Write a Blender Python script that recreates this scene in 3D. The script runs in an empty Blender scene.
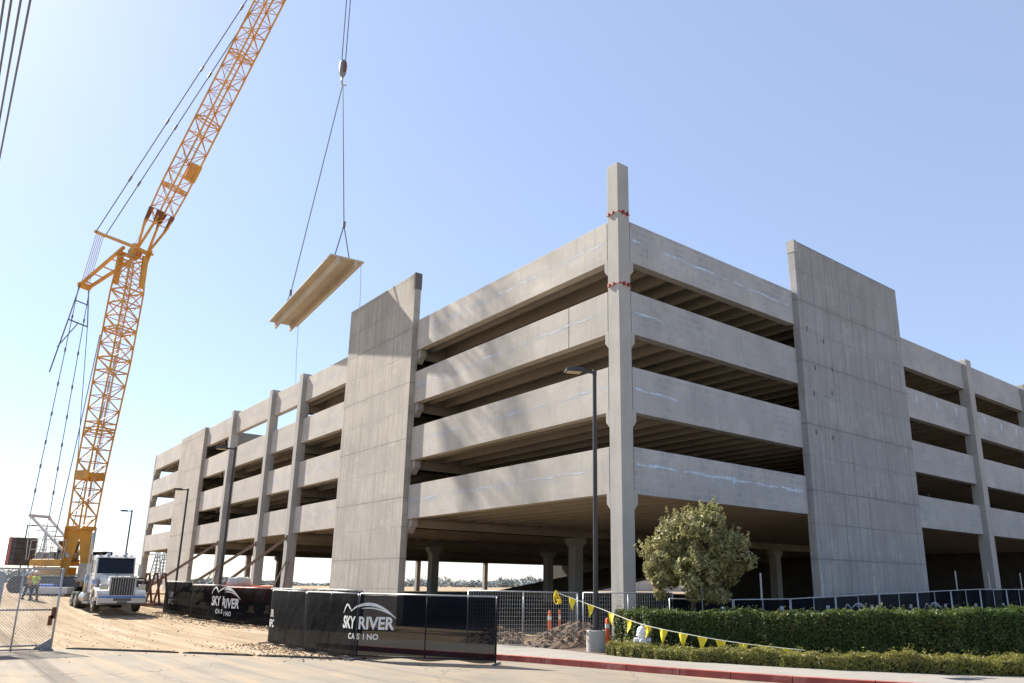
import bpy, bmesh, math, random
import numpy as np
from mathutils import Vector, Matrix
random.seed(7); RNG = np.random.default_rng(7)
R = math.radians
sc = bpy.context.scene
COL = sc.collection

# ------------------------------------------------------------------ helpers
def terrain(y):
    t = min(max((y-18)/32, 0), 1)
    return 1.2*t*t*(3-2*t)

class MB:
    """collects shapes into one mesh object"""
    def __init__(s): s.v = []; s.f = []; s.mi = []
    def add(s, vs, fs, mi=0):
        n = len(s.v); s.v += [tuple(p) for p in vs]
        s.f += [tuple(i+n for i in f) for f in fs]; s.mi += [mi]*len(fs); return s
    def box(s, x0, x1, y0, y1, z0, z1, mi=0):
        return s.add([(x0,y0,z0),(x1,y0,z0),(x1,y1,z0),(x0,y1,z0),(x0,y0,z1),(x1,y0,z1),(x1,y1,z1),(x0,y1,z1)],
                     [(0,3,2,1),(4,5,6,7),(0,1,5,4),(1,2,6,5),(2,3,7,6),(3,0,4,7)], mi)
    def bar(s, a, b, w, h=None, up=(0,0,1), mi=0):
        h = h or w; a = Vector(a); b = Vector(b); d = (b-a)
        if d.length < 1e-6: return s
        d.normalize(); u = Vector(up)
        if abs(d.dot(u)) > .98: u = Vector((1,0,0))
        r = d.cross(u).normalized(); u = r.cross(d)
        vs = [p + r*(sx*w/2) + u*(sy*h/2) for p in (a,b) for sx,sy in ((-1,-1),(1,-1),(1,1),(-1,1))]
        return s.add(vs, [(0,1,2,3),(7,6,5,4),(0,4,5,1),(1,5,6,2),(2,6,7,3),(3,7,4,0)], mi)
    def tube(s, pts, rad, n=8, mi=0, cap=True):
        pts = [Vector(p) for p in pts]
        if not isinstance(rad, (list,tuple)): rad = [rad]*len(pts)
        base = len(s.v); vs = []; ref = None
        for i, p in enumerate(pts):
            d = (pts[min(i+1,len(pts)-1)] - pts[max(i-1,0)]).normalized()
            if ref is None:
                ref = Vector((0,0,1)) if abs(d.z) < .9 else Vector((1,0,0))
            a = d.cross(ref).normalized(); b = d.cross(a).normalized()
            for k in range(n):
                t = 2*math.pi*k/n; vs.append(p + (a*math.cos(t) + b*math.sin(t))*rad[i])
        fs = []
        for i in range(len(pts)-1):
            for k in range(n):
                k2 = (k+1) % n; fs.append((i*n+k, i*n+k2, (i+1)*n+k2, (i+1)*n+k))
        if cap: fs += [tuple(range(n-1,-1,-1)), tuple((len(pts)-1)*n+k for k in range(n))]
        return s.add(vs, fs, mi)
    def prism(s, poly, axis, a, b, mi=0):
        """poly of 2D points extruded along axis 'x','y','z' from a to b"""
        n = len(poly)
        def P(p, t):
            return {'x':(t,p[0],p[1]), 'y':(p[0],t,p[1]), 'z':(p[0],p[1],t)}[axis]
        vs = [P(p,a) for p in poly] + [P(p,b) for p in poly]
        fs = [tuple(range(n)), tuple(range(2*n-1,n-1,-1))] + [(i,(i+n),(i+1)%n+n,(i+1)%n) for i in range(n)]
        return s.add(vs, fs, mi)
    def xf(s, M):
        s.v = [tuple(M @ Vector(p)) for p in s.v]; return s
    def build(s, name, mats, parent=None, smooth=False, bevel=0, fix=True):
        me = bpy.data.meshes.new(name); me.from_pydata(s.v, [], s.f)
        if not isinstance(mats, (list,tuple)): mats = [mats]
        for m in mats: me.materials.append(m)
        me.polygons.foreach_set('material_index', s.mi)
        if fix:
            bm = bmesh.new(); bm.from_mesh(me); bmesh.ops.recalc_face_normals(bm, faces=bm.faces); bm.to_mesh(me); bm.free()
        if smooth: me.polygons.foreach_set('use_smooth', [True]*len(me.polygons))
        o = bpy.data.objects.new(name, me); COL.objects.link(o)
        if parent: o.parent = parent
        if bevel:
            b = o.modifiers.new('bevel', 'BEVEL'); b.width = bevel; b.segments = 2; b.limit_method = 'ANGLE'
        return o

def tag(o, label=None, cat=None, group=None, kind=None):
    if label: o['label'] = label
    if cat: o['category'] = cat
    if group: o['group'] = group
    if kind: o['kind'] = kind
    return o
def empty(name, loc, label, cat, group=None, rz=0):
    o = bpy.data.objects.new(name, None); COL.objects.link(o)
    o.location = loc; o.rotation_euler = (0,0,rz); o.empty_display_size = .3
    return tag(o, label, cat, group)
def copy_tree(o, parent=None):
    c = o.copy(); COL.objects.link(c)
    if parent: c.parent = parent
    for ch in [k for k in o.children]: copy_tree(ch, c)
    return c

# ------------------------------------------------------------------ materials
class NT:
    def __init__(s, name):
        s.m = bpy.data.materials.new(name); s.m.use_nodes = True
        s.t = s.m.node_tree; s.b = s.t.nodes['Principled BSDF']; s.out = s.t.nodes['Material Output']
    def n(s, typ, **kw):
        nd = s.t.nodes.new(typ)
        for k, v in kw.items():
            if k in nd.inputs: nd.inputs[k].default_value = v
            else: setattr(nd, k, v)
        return nd
    def l(s, a, b): s.t.links.new(a, b)
    def math(s, op, a, b=None, c=None, clamp=False):
        nd = s.t.nodes.new('ShaderNodeMath'); nd.operation = op; nd.use_clamp = clamp
        for i, x in enumerate((a,b,c)):
            if x is None: continue
            if isinstance(x, (int,float)): nd.inputs[i].default_value = x
            else: s.l(x, nd.inputs[i])
        return nd.outputs[0]
    def mix(s, fac, a, b, mode='MIX'):
        nd = s.t.nodes.new('ShaderNodeMix'); nd.data_type = 'RGBA'; nd.blend_type = mode
        for i, x in ((0,fac),(6,a),(7,b)):
            if isinstance(x, (int,float)): nd.inputs[i].default_value = x
            elif isinstance(x, tuple): nd.inputs[i].default_value = (*x[:3],1)
            else: s.l(x, nd.inputs[i])
        return nd.outputs[2]
    def noise(s, scale, detail=4, rough=.55, vec=None, stretch=None):
        nd = s.n('ShaderNodeTexNoise'); nd.inputs['Scale'].default_value = scale
        nd.inputs['Detail'].default_value = detail; nd.inputs['Roughness'].default_value = rough
        v = vec if vec is not None else s.coord()
        if stretch:
            mp = s.n('ShaderNodeMapping'); mp.inputs['Scale'].default_value = stretch; s.l(v, mp.inputs[0]); v = mp.outputs[0]
        s.l(v, nd.inputs['Vector']); return nd.outputs[0]
    def coord(s):
        if not hasattr(s, '_c'):
            s._c = s.n('ShaderNodeTexCoord').outputs['Object']
        return s._c
    def ramp(s, x, lo, hi):
        nd = s.n('ShaderNodeMapRange'); nd.inputs[1].default_value = lo; nd.inputs[2].default_value = hi
        s.l(x, nd.inputs[0]); return nd.outputs[0]
    def bump(s, h, strength=.3, dist=.02):
        nd = s.n('ShaderNodeBump'); nd.inputs['Strength'].default_value = strength; nd.inputs['Distance'].default_value = dist
        s.l(h, nd.inputs['Height']); s.l(nd.outputs[0], s.b.inputs['Normal'])
    def col(s, x):
        if isinstance(x, tuple): s.b.inputs['Base Color'].default_value = (*x,1)
        else: s.l(x, s.b.inputs['Base Color'])

def plain(name, col, rough=.6, metal=0, var=.12, scale=6, spec=.4, dirt=None):
    m = NT(name); a = tuple(c*(1-var) for c in col); b = tuple(min(1,c*(1+var)) for c in col)
    c = m.mix(m.ramp(m.noise(scale, 5), .3, .7), a, b)
    if dirt: c = m.mix(m.ramp(m.noise(scale*.5, 6, .7), .5, .75), c, dirt)
    m.col(c); m.b.inputs['Roughness'].default_value = rough; m.b.inputs['Metallic'].default_value = metal
    m.b.inputs['Specular IOR Level'].default_value = spec
    return m.m

def concrete(name, col, axis=None, lines=False, blotch=0, streak=True):
    """axis: the horizontal object axis along the face"""
    m = NT(name); c0 = m.coord()
    sep = m.n('ShaderNodeSeparateXYZ'); m.l(c0, sep.inputs[0])
    big = m.ramp(m.noise(.35, 5, .6), .3, .7)
    c = m.mix(big, tuple(x*.76 for x in col), tuple(min(1,x*1.14) for x in col))
    fine = m.ramp(m.noise(9, 6, .7), .3, .7)
    c = m.mix(m.math('MULTIPLY', fine, .65), c, tuple(x*.78 for x in col))
    if streak:
        st = m.ramp(m.noise(1.0, 4, .6, stretch=(3.2,3.2,.25)), .52, .78)
        c = m.mix(m.math('MULTIPLY', st, .55), c, tuple(x*.6 for x in col))
    pits = m.ramp(m.noise(30, 2, .5), .68, .76)
    c = m.mix(m.math('MULTIPLY', pits, .35), c, tuple(x*.45 for x in col))
    if blotch:
        br = m.n('ShaderNodeTexBrick'); br.inputs['Scale'].default_value = 1.0
        mp = m.n('ShaderNodeCombineXYZ'); m.l(sep.outputs['X' if axis == 'X' else 'Y'], mp.inputs[0]); m.l(sep.outputs['Z'], mp.inputs[1])
        m.l(mp.outputs[0], br.inputs['Vector'])
        br.inputs['Brick Width'].default_value = .62; br.inputs['Row Height'].default_value = .31; br.inputs['Mortar Size'].default_value = .07
        br.inputs['Mortar Smooth'].default_value = .8
        msk = m.math('MULTIPLY', m.math('SUBTRACT', 1.0, br.outputs['Fac']), m.ramp(m.noise(.5, 5, .7), .47, .66))
        c = m.mix(m.math('MULTIPLY', msk, blotch), c, (col[0]*.55, col[1]*.6, col[2]*.66))
    if blotch:
        ff = m.math('FRACT', m.math('DIVIDE', m.math('SUBTRACT', sep.outputs['Z'], 5.5), 3.2))
        dd = m.math('ABSOLUTE', m.math('SUBTRACT', ff, .325))
        bd = m.math('MULTIPLY', m.math('SUBTRACT', 1.0, m.ramp(dd, .0, .13)), m.ramp(m.noise(1.3, 6, .72, stretch=(.5,.5,1.6)), .42, .62))
        c = m.mix(m.math('MULTIPLY', bd, .65), c, (.34,.37,.42))
        br2 = m.ramp(m.noise(.8, 6, .7, stretch=(.6,.6,1)), .5, .7)
        c = m.mix(m.math('MULTIPLY', br2, .35), c, tuple(min(1,x*1.35) for x in col))
    oi = m.n('ShaderNodeObjectInfo')
    c = m.mix(m.math('MULTIPLY', oi.outputs['Random'], .30), c, tuple(x*.62 for x in col))
    rn = m.ramp(m.noise(2.2, 5, .7, stretch=(2.2,2.2,.16)), .58, .70)
    c = m.mix(m.math('MULTIPLY', rn, .30), c, (col[0]*.42, col[1]*.42, col[2]*.42))
    hgt = m.noise(14, 5, .7)
    if lines:
        u = sep.outputs[axis]; z = sep.outputs['Z']
        wob = m.noise(.8, 3)
        def line(x, period, width, off=0.0):
            f = m.math('FRACT', m.math('ADD', m.math('DIVIDE', x, period), off))
            d = m.math('ABSOLUTE', m.math('SUBTRACT', f, .5))
            return m.math('LESS_THAN', d, width/period)
        pres = m.ramp(m.noise(.55, 5, .65, stretch=(1,1,.6)), .38, .6)
        pres2 = m.ramp(m.noise(.9, 4, .65, stretch=(1,1,.5)), .45, .62)
        v1 = m.math('MULTIPLY', line(u, 1.22, .034), pres)
        v2 = m.math('MULTIPLY', line(u, .61, .024, .27), pres2)
        zw = m.math('ADD', z, m.math('MULTIPLY', wob, .10))
        h1 = m.math('MULTIPLY', line(zw, 3.25, .035, .42), .9)
        h2 = m.math('MULTIPLY', line(zw, 3.25, .024, .91), pres)
        ln = m.math('MAXIMUM', m.math('MAXIMUM', v1, v2), m.math('MAXIMUM', h1, h2))
        pb_ = m.ramp(m.noise(.55, 7, .72), .46, .66)
        c = m.mix(m.math('MULTIPLY', pb_, .42), c, tuple(x*.55 for x in col))
        pw_ = m.ramp(m.noise(1.7, 6, .75), .56, .68)
        c = m.mix(m.math('MULTIPLY', pw_, .35), c, tuple(min(.75,x*1.35) for x in col))
        fz = m.math('ABSOLUTE', m.math('SUBTRACT', m.math('FRACT', m.math('ADD', m.math('DIVIDE', zw, 3.25), .42)), .5))
        halo = m.math('MULTIPLY', m.math('SUBTRACT', 1.0, m.ramp(fz, 0, .11)), m.ramp(m.noise(1.1, 5, .7), .4, .62))
        c = m.mix(m.math('MULTIPLY', halo, .5), c, tuple(x*.5 for x in col))
        vst = m.ramp(m.noise(1.6, 4, .65, stretch=(2.6,2.6,.12)), .5, .66)
        c = m.mix(m.math('MULTIPLY', vst, .45), c, tuple(x*.5 for x in col))
        c = m.mix(m.math('MULTIPLY', ln, .85), c, tuple(x*.42 for x in col))
        # each form panel a slightly different tone
        wn = m.n('ShaderNodeTexWhiteNoise'); wn.noise_dimensions = '2D'
        cb = m.n('ShaderNodeCombineXYZ')
        m.l(m.math('FLOOR', m.math('DIVIDE', u, 1.22)), cb.inputs[0]); m.l(m.math('FLOOR', m.math('DIVIDE', z, 1.63)), cb.inputs[1])
        m.l(cb.outputs[0], wn.inputs['Vector'])
        c = m.mix(m.math('MULTIPLY', wn.outputs['Value'], .42), c, tuple(x*.62 for x in col))
        hgt = m.math('SUBTRACT', hgt, m.math('MULTIPLY', ln, 1.2))
    m.col(c); m.bump(hgt, .35, .02)
    m.b.inputs['Roughness'].default_value = .9; m.b.inputs['Specular IOR Level'].default_value = .25
    return m.m

M = {}
CC = (.45, .435, .405)
M['conc'] = concrete('precast concrete', CC)
M['span_lit'] = concrete('spandrel concrete lit tone', (.53,.495,.44), 'Y', blotch=.25)  # same concrete as the right face, brighter and warmer for the sunlit side
M['span_shade'] = concrete('spandrel concrete shade tone', (.47,.46,.45), 'X', blotch=.75)  # shade-side copy: darker, cooler base colour, heavier blotches
M['wall_lit'] = concrete('board formed wall lit tone', (.53,.49,.43), 'Y', lines=True)  # left face copy with sunlight put into the base colour
M['wall_shade'] = concrete('board formed wall shade tone', (.43,.425,.42), 'X', lines=True)  # right face copy of that concrete, toned down and cooled as shade
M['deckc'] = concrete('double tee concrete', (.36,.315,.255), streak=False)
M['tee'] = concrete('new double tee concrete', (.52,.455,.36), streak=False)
M['film'] = plain('blue white film residue', (.50,.60,.70), .6, var=.3, scale=5, dirt=(.36,.38,.40))
M['patch'] = plain('dark patch', (.12,.11,.10), .9)
M['red'] = plain('red strap', (.30,.035,.03), .6)
M['steel'] = plain('galvanised steel', (.42,.43,.44), .45, .6, .15, 8)
M['steel_d'] = plain('dull steel', (.22,.22,.23), .5, .6, .2, 8)
M['yellow'] = plain('crane yellow paint', (.60,.29,.035), .5, 0, .2, 1.2, dirt=(.30,.17,.06))
M['crane_grey'] = plain('crane grey', (.035,.035,.037), .6, 0, .2)
M['crane_white'] = plain('gantry light grey', (.5,.49,.47), .5)
M['rope'] = plain('steel rope', (.16,.16,.18), .5, .4)
M['rope_l'] = plain('pale rope', (.5,.52,.6), .7)
M['black'] = plain('black metal', (.02,.02,.022), .5, .2)
M['lampp'] = plain('dark bronze pole', (.05,.047,.05), .5, .3)
M['lens'] = plain('lamp lens', (.55,.48,.34), .4)
M['rubber'] = plain('rubber', (.025,.024,.023), .85, dirt=(.2,.17,.12))
M['white'] = plain('white paint', (.66,.66,.64), .3, 0, .08, 3, dirt=(.40,.35,.28))
M['chrome'] = plain('chrome', (.42,.42,.43), .3, .85, .08, 5)
M['truckglass'] = plain('windscreen glass', (.006,.009,.016), .12, 0, .1, spec=.25)
M['grille'] = plain('grille dark', (.06,.06,.06), .5, .5)
M['rust'] = plain('rusty brown steel', (.16,.065,.035), .8, .1, .3, 5)
M['orange'] = plain('safety orange', (.75,.13,.03), .55, dirt=(.5,.2,.1))
M['tarp'] = plain('pale tarp', (.6,.58,.55), .8)
M['lime'] = plain('lime hi-vis', (.50,.80,.04), .7)
M['hivis_o'] = plain('orange hi-vis', (.85,.30,.03), .7)
M['refl'] = plain('reflective tape', (.7,.7,.68), .4)
M['skin'] = plain('skin', (.45,.27,.19), .6)
M['trouser'] = plain('dark trousers', (.035,.038,.05), .9)
M['hat'] = plain('white hard hat', (.78,.78,.75), .35)
M['boot'] = plain('brown boots', (.08,.05,.03), .8)
M['blue'] = plain('blue paint', (.06,.15,.55), .5)
M['kerb'] = plain('red kerb paint', (.30,.065,.05), .7, 0, .2, 2.5, dirt=(.40,.22,.18))
M['lettering'] = plain('white lettering', (.62,.63,.62), .8)
M['letter_dim'] = plain('grey lettering', (.30,.32,.36), .8)
M['pennant'] = plain('yellow pennant', (.80,.62,.02), .55, 0, .08)
M['cord'] = plain('pale cord', (.6,.6,.5), .8)
M['hydrant'] = plain('silver white paint', (.70,.70,.72), .35, .15)
M['timber'] = plain('weathered timber', (.22,.165,.12), .9)
M['bark'] = plain('bark', (.10,.075,.055), .95)
M['counter'] = plain('counterweight slab', (.07,.065,.065), .8, 0, .25, 2)
M['counter_red'] = plain('faded red stripe', (.40,.14,.12), .8)
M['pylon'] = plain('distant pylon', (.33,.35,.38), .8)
M['far_green'] = plain('distant trees', (.27,.30,.30), .95, var=.3, scale=.2)  # paled towards grey, distance haze mixed into the tree colour
M['grey_sheet'] = plain('grey plywood sheet', (.34,.35,.37), .7)

def screen_mat(name, col, alpha):
    m = NT(name); m.col(m.mix(m.ramp(m.noise(1.2, 5, .6), .35, .7), tuple(c*.6 for c in col), tuple(c*1.6 for c in col)))
    m.b.inputs['Roughness'].default_value = .85; m.b.inputs['Specular IOR Level'].default_value = .03
    tr = m.n('ShaderNodeBsdfTransparent'); mx = m.n('ShaderNodeMixShader'); mx.inputs[0].default_value = alpha
    m.l(tr.outputs[0], mx.inputs[1]); m.l(m.b.outputs[0], mx.inputs[2]); m.l(mx.outputs[0], m.out.inputs[0])
    m.bump(m.noise(3, 5, .6), .5, .05)
    return m.m
M['screen'] = screen_mat('black privacy mesh', (.005,.0055,.007), .975)
M['screen_thin'] = screen_mat('thin black privacy mesh', (.006,.008,.012), .92)

def leaf_mat(name, cols, trans=.33):
    m = NT(name)
    geo = m.n('ShaderNodeNewGeometry'); rnd = geo.outputs['Random Per Island']
    cr = m.n('ShaderNodeValToRGB'); el = cr.color_ramp.elements
    el[0].color = (*cols[0],1); el[1].color = (*cols[-1],1)
    for i, c in enumerate(cols[1:-1]):
        e = el.new((i+1)/(len(cols)-1)); e.color = (*c,1)
    m.l(rnd, cr.inputs[0])
    c = m.mix(m.ramp(m.noise(1.2, 3), .35, .7), cr.outputs[0], tuple(x*1.25 for x in cols[1]))
    c = m.mix(m.math('MULTIPLY', m.ramp(m.noise(2.1, 5, .7), .56, .72), .55), c, (.16,.11,.05))
    m.col(c); m.b.inputs['Roughness'].default_value = .5; m.b.inputs['Specular IOR Level'].default_value = .35
    t = m.n('ShaderNodeBsdfTranslucent'); m.l(c, t.inputs[0])
    mx = m.n('ShaderNodeMixShader'); mx.inputs[0].default_value = trans
    m.l(m.b.outputs[0], mx.inputs[1]); m.l(t.outputs[0], mx.inputs[2]); m.l(mx.outputs[0], m.out.inputs[0])
    return m.m
M['leaf_h'] = leaf_mat('clipped hedge leaves', [(.012,.025,.006),(.045,.08,.016),(.095,.13,.028),(.26,.26,.07)])
M['leaf_l'] = leaf_mat('low hedge leaves', [(.08,.09,.02),(.18,.18,.04),(.28,.27,.06),(.22,.16,.07)])
M['leaf_t'] = leaf_mat('tree leaves', [(.08,.095,.035),(.22,.22,.09),(.40,.37,.18),(.42,.33,.18)])
M['hcore'] = plain('hedge inner twigs', (.018,.026,.010), .95)

# ------------------------------------------------------------------ ground
def ground_material():
    m = NT('dusty ground'); c0 = m.coord()
    n1 = m.ramp(m.noise(.12, 6, .6), .3, .7); n2 = m.ramp(m.noise(.9, 7, .65), .3, .7)
    c = m.mix(n1, (.24,.175,.11), (.36,.275,.18))
    c = m.mix(m.math('MULTIPLY', n2, .55), c, (.22,.15,.085))
    # tyre tracks running roughly towards the truck
    tr = m.n('ShaderNodeMapping'); tr.inputs['Rotation'].default_value = (0,0,R(-12)); tr.inputs['Scale'].default_value = (1.6,.07,1)
    m.l(c0, tr.inputs[0]); nn = m.n('ShaderNodeTexNoise'); nn.inputs['Scale'].default_value = 1.3; nn.inputs['Detail'].default_value = 6
    m.l(tr.outputs[0], nn.inputs[0])
    c = m.mix(m.math('MULTIPLY', m.ramp(nn.outputs[0], .5, .62), .6), c, (.37,.30,.22))
    c = m.mix(m.math('MULTIPLY', m.ramp(nn.outputs[0], .47, .38), .45), c, (.17,.12,.07))
    rt = m.n('ShaderNodeMapping'); rt.inputs['Rotation'].default_value = (0,0,R(-7)); rt.inputs['Scale'].default_value = (1.0,.035,1); m.l(c0, rt.inputs[0])
    r2 = m.n('ShaderNodeTexNoise'); r2.inputs['Scale'].default_value = 3.2; r2.inputs['Detail'].default_value = 4; r2.inputs['Distortion'].default_value = .6; m.l(rt.outputs[0], r2.inputs[0])
    c = m.mix(m.math('MULTIPLY', m.ramp(r2.outputs[0], .56, .64), .5), c, (.20,.135,.075))
    clod = m.ramp(m.noise(5.5, 7, .78), .55, .68)
    c = m.mix(m.math('MULTIPLY', clod, .15), c, (.19,.13,.075))
    sp = m.ramp(m.noise(26, 3, .7), .62, .72)
    c = m.mix(m.math('MULTIPLY', sp, .4), c, (.25,.19,.13))
    # bare building earth inside the footprint, colour darkened further as interior shade
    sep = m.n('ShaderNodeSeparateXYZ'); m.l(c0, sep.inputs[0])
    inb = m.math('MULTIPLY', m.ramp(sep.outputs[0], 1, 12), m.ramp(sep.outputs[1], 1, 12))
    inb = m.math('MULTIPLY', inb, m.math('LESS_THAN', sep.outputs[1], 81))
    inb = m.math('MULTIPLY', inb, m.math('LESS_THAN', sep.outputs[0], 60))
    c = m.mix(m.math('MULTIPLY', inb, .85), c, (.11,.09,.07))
    m.col(c); m.b.inputs['Roughness'].default_value = .95; m.b.inputs['Specular IOR Level'].default_value = .15
    m.bump(m.math('ADD', m.noise(3, 8, .7), m.math('MULTIPLY', m.noise(20, 4, .7), .4)), .42, .06)
    return m.m
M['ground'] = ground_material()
def road_material():
    m = NT('dusty concrete road'); c0 = m.coord()
    n1 = m.ramp(m.noise(.25, 6, .6), .3, .7)
    c = m.mix(n1, (.165,.145,.12), (.25,.215,.17))
    dust = m.ramp(m.noise(.5, 7, .62, stretch=(1.8,.7,1)), .45, .68)
    c = m.mix(m.math('MULTIPLY', dust, .6), c, (.29,.225,.155))
    grit = m.ramp(m.noise(40, 3, .7), .6, .72); c = m.mix(m.math('MULTIPLY', grit, .35), c, (.25,.21,.17))
    st = m.ramp(m.noise(1.1, 5, .75), .63, .7); c = m.mix(m.math('MULTIPLY', st, .4), c, (.13,.11,.09))
    vo = m.n('ShaderNodeTexVoronoi'); vo.feature = 'DISTANCE_TO_EDGE'; vo.inputs['Scale'].default_value = .16
    wv_ = m.n('ShaderNodeTexNoise'); wv_.inputs['Scale'].default_value = 1.4; wv_.inputs['Detail'].default_value = 5; m.l(c0, wv_.inputs[0])
    va = m.n('ShaderNodeVectorMath'); va.operation = 'ADD'; m.l(c0, va.inputs[0]); m.l(wv_.outputs['Color'], va.inputs[1]); m.l(va.outputs[0], vo.inputs['Vector'])
    crk = m.math('LESS_THAN', vo.outputs['Distance'], .0032)
    c = m.mix(m.math('MULTIPLY', crk, .6), c, (.09,.075,.06))
    tm = m.n('ShaderNodeMapping'); tm.inputs['Rotation'].default_value = (0,0,R(28)); tm.inputs['Scale'].default_value = (1.5,.06,1); m.l(c0, tm.inputs[0])
    tt = m.n('ShaderNodeTexNoise'); tt.inputs['Scale'].default_value = 1.6; tt.inputs['Detail'].default_value = 6; tt.inputs['Distortion'].default_value = .4; m.l(tm.outputs[0], tt.inputs[0])
    c = m.mix(m.math('MULTIPLY', m.ramp(tt.outputs[0], .54, .66), .5), c, (.32,.235,.15))
    c = m.mix(m.math('MULTIPLY', m.ramp(tt.outputs[0], .44, .36), .35), c, (.12,.105,.09))
    m.col(c); m.b.inputs['Roughness'].default_value = .9; m.b.inputs['Specular IOR Level'].default_value = .2
    m.bump(m.noise(18, 6, .7), .3, .02)
    return m.m
M['road'] = road_material()
M['block'] = plain('wall darkened as interior shade', (.085,.08,.075), .9, var=.2, scale=1)  # wall colour darkened to stand in for shade inside the garage
M['film_l'] = plain('grey blue film residue', (.40,.45,.52), .7, var=.3, scale=5, dirt=(.40,.38,.35))
M['basec'] = concrete('lamp base concrete', (.46,.44,.40), streak=False)
M['walk'] = concrete('pale sidewalk concrete', (.30,.28,.25), streak=False)
M['soil'] = plain('bark mulch soil', (.09,.06,.04), .95, var=.4, scale=8)

g = MB(); xs = [-2500,-600,-150,-60,-30,-15,0,15,30,60,150,600,2500]
ys = [-2500,-500,-100,-40,0] + [18+k*2 for k in range(17)] + [60,90,150,400,1200,4000]
for y in ys:
    for x in xs: g.v.append((x,y,terrain(y)-.004 if True else 0))
nx = len(xs)
for j in range(len(ys)-1):
    for i in range(nx-1):
        g.f.append((j*nx+i, j*nx+i+1, (j+1)*nx+i+1, (j+1)*nx+i)); g.mi.append(0)
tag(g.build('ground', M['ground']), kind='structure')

KB = [(-9.2,5.6),(-8.4,3),(-7.6,.7),(-6.75,-1.4),(-6.2,-3.1),(-5.72,-4.97),(-5.15,-7.13),(-4.51,-9.01),(-3.5,-11.3),(-1.6,-14.5),(1.5,-19),(6,-24),(14,-30),(40,-44)]
BK = [(-7.0,6.6),(-5.6,4.2),(-4.6,1.8),(-4.0,-.6),(-4.05,-3.1),(-3.95,-4.7),(-2.98,-7.35),(-1.98,-9.6),(-.75,-11.5),(.45,-12.9),(3,-16),(8,-22),(16,-28),(42,-42)]
def smooth_path(p, n=6):
    out = []
    for i in range(len(p)-1):
        p0 = Vector(p[max(i-1,0)]); p1 = Vector(p[i]); p2 = Vector(p[i+1]); p3 = Vector(p[min(i+2,len(p)-1)])
        for k in range(n):
            t = k/n
            out.append(.5*((2*p1)+(p2-p0)*t+(2*p0-5*p1+4*p2-p3)*t*t+(3*p1-p0-3*p2+p3)*t**3))
    out.append(Vector(p[-1])); return out
KS = smooth_path(KB); BS = smooth_path(BK)
def offs(path, d):
    out = []
    for i, p in enumerate(path):
        t = (path[min(i+1,len(path)-1)]-path[max(i-1,0)]).normalized(); out.append(p + Vector((-t.y,t.x))*d)
    return out
road = MB()
poly = [(-80,-90),(60,-90),(60,-50)] + [(p.x,p.y) for p in reversed(KS)] + [(-10.3,1.0),(-11.09,2.15),(-13.5,5.5),(-16.06,8.99),(-19,10.2),(-80,13)]
road.add([(x,y,0.0) for x,y in poly], [tuple(range(len(poly)))])
tag(road.build('road', M['road']), kind='structure')
# kerb: real step, cut into lengths by joints
kb = MB(); KI = offs(KS, .16)
i = 0
for i in range(len(KS)-1):
    a, b, c, d = KS[i], KS[i+1], KI[i+1], KI[i]
    if i % 4 == 3: b = b + (a-b)*.05; c = c + (d-c)*.05
    kb.add([(a.x,a.y,-.05),(b.x,b.y,-.05),(c.x,c.y,-.05),(d.x,d.y,-.05)] + [((p*.9+q*.1).x,(p*.9+q*.1).y,.155) for p,q in ((a,d),(b,c))] + [(c.x,c.y,.16),(d.x,d.y,.16)],
           [(0,1,5,4),(4,5,6,7),(2,3,7,6),(0,4,7,3),(1,2,6,5)])
tag(kb.build('kerb', M['kerb']), kind='structure')
sw = MB()
for i in range(len(KI)-1):
    a, b, c, d = KI[i], KI[i+1], BS[i+1], BS[i]
    if i % 3 == 2:
        b = b + (a-b)*.018; c = c + (d-c)*.018
    sw.add([(a.x,a.y,.156),(b.x,b.y,.156),(c.x,c.y,.156),(d.x,d.y,.156)], [(0,1,2,3)])
    sw.add([(a.x,a.y,.12),(b.x,b.y,.12),(c.x,c.y,.12),(d.x,d.y,.12)], [(0,1,2,3)])
tag(sw.build('sidewalk', M['walk']), kind='structure')
pl = MB()
BO = offs(BS, 3.8)
for i in range(18, len(BS)-1):
    a, b, c, d = BS[i], BS[i+1], BO[i+1], BO[i]
    pl.add([(a.x,a.y,.12),(b.x,b.y,.12),(c.x,c.y,.06),(d.x,d.y,.06)], [(0,1,2,3)])
tag(pl.build('planting_bed', M['soil']), kind='structure')

# ------------------------------------------------------------------ parking garage
GB = [5.55, 8.76, 12.02, 15.15]; GT = [7.38, 10.62, 13.86, 16.98]
gar = empty('parking_garage', (0,0,0), 'unfinished four level grey precast concrete parking garage', 'parking garage')
LB = [33.5, 39.9, 49.8]                                # projecting columns of the left face
def column_left(y):
    MB().box(-.3,.36,y-.33,y+.33,-.3,17.28).build('column', M['conc'], gar, bevel=.015)
for y in LB: column_left(y)
# end column with haunches
e = MB().box(-.02,.64,79.9,80.55,0,17.0)
for b in GB: e.prism([(79.35,b+.02),(79.9,b+.02),(79.9,b-.75),(79.35,b-.35)], 'x', 0.0,.6)
e.build('column', M['conc'], gar, bevel=.012)
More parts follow.
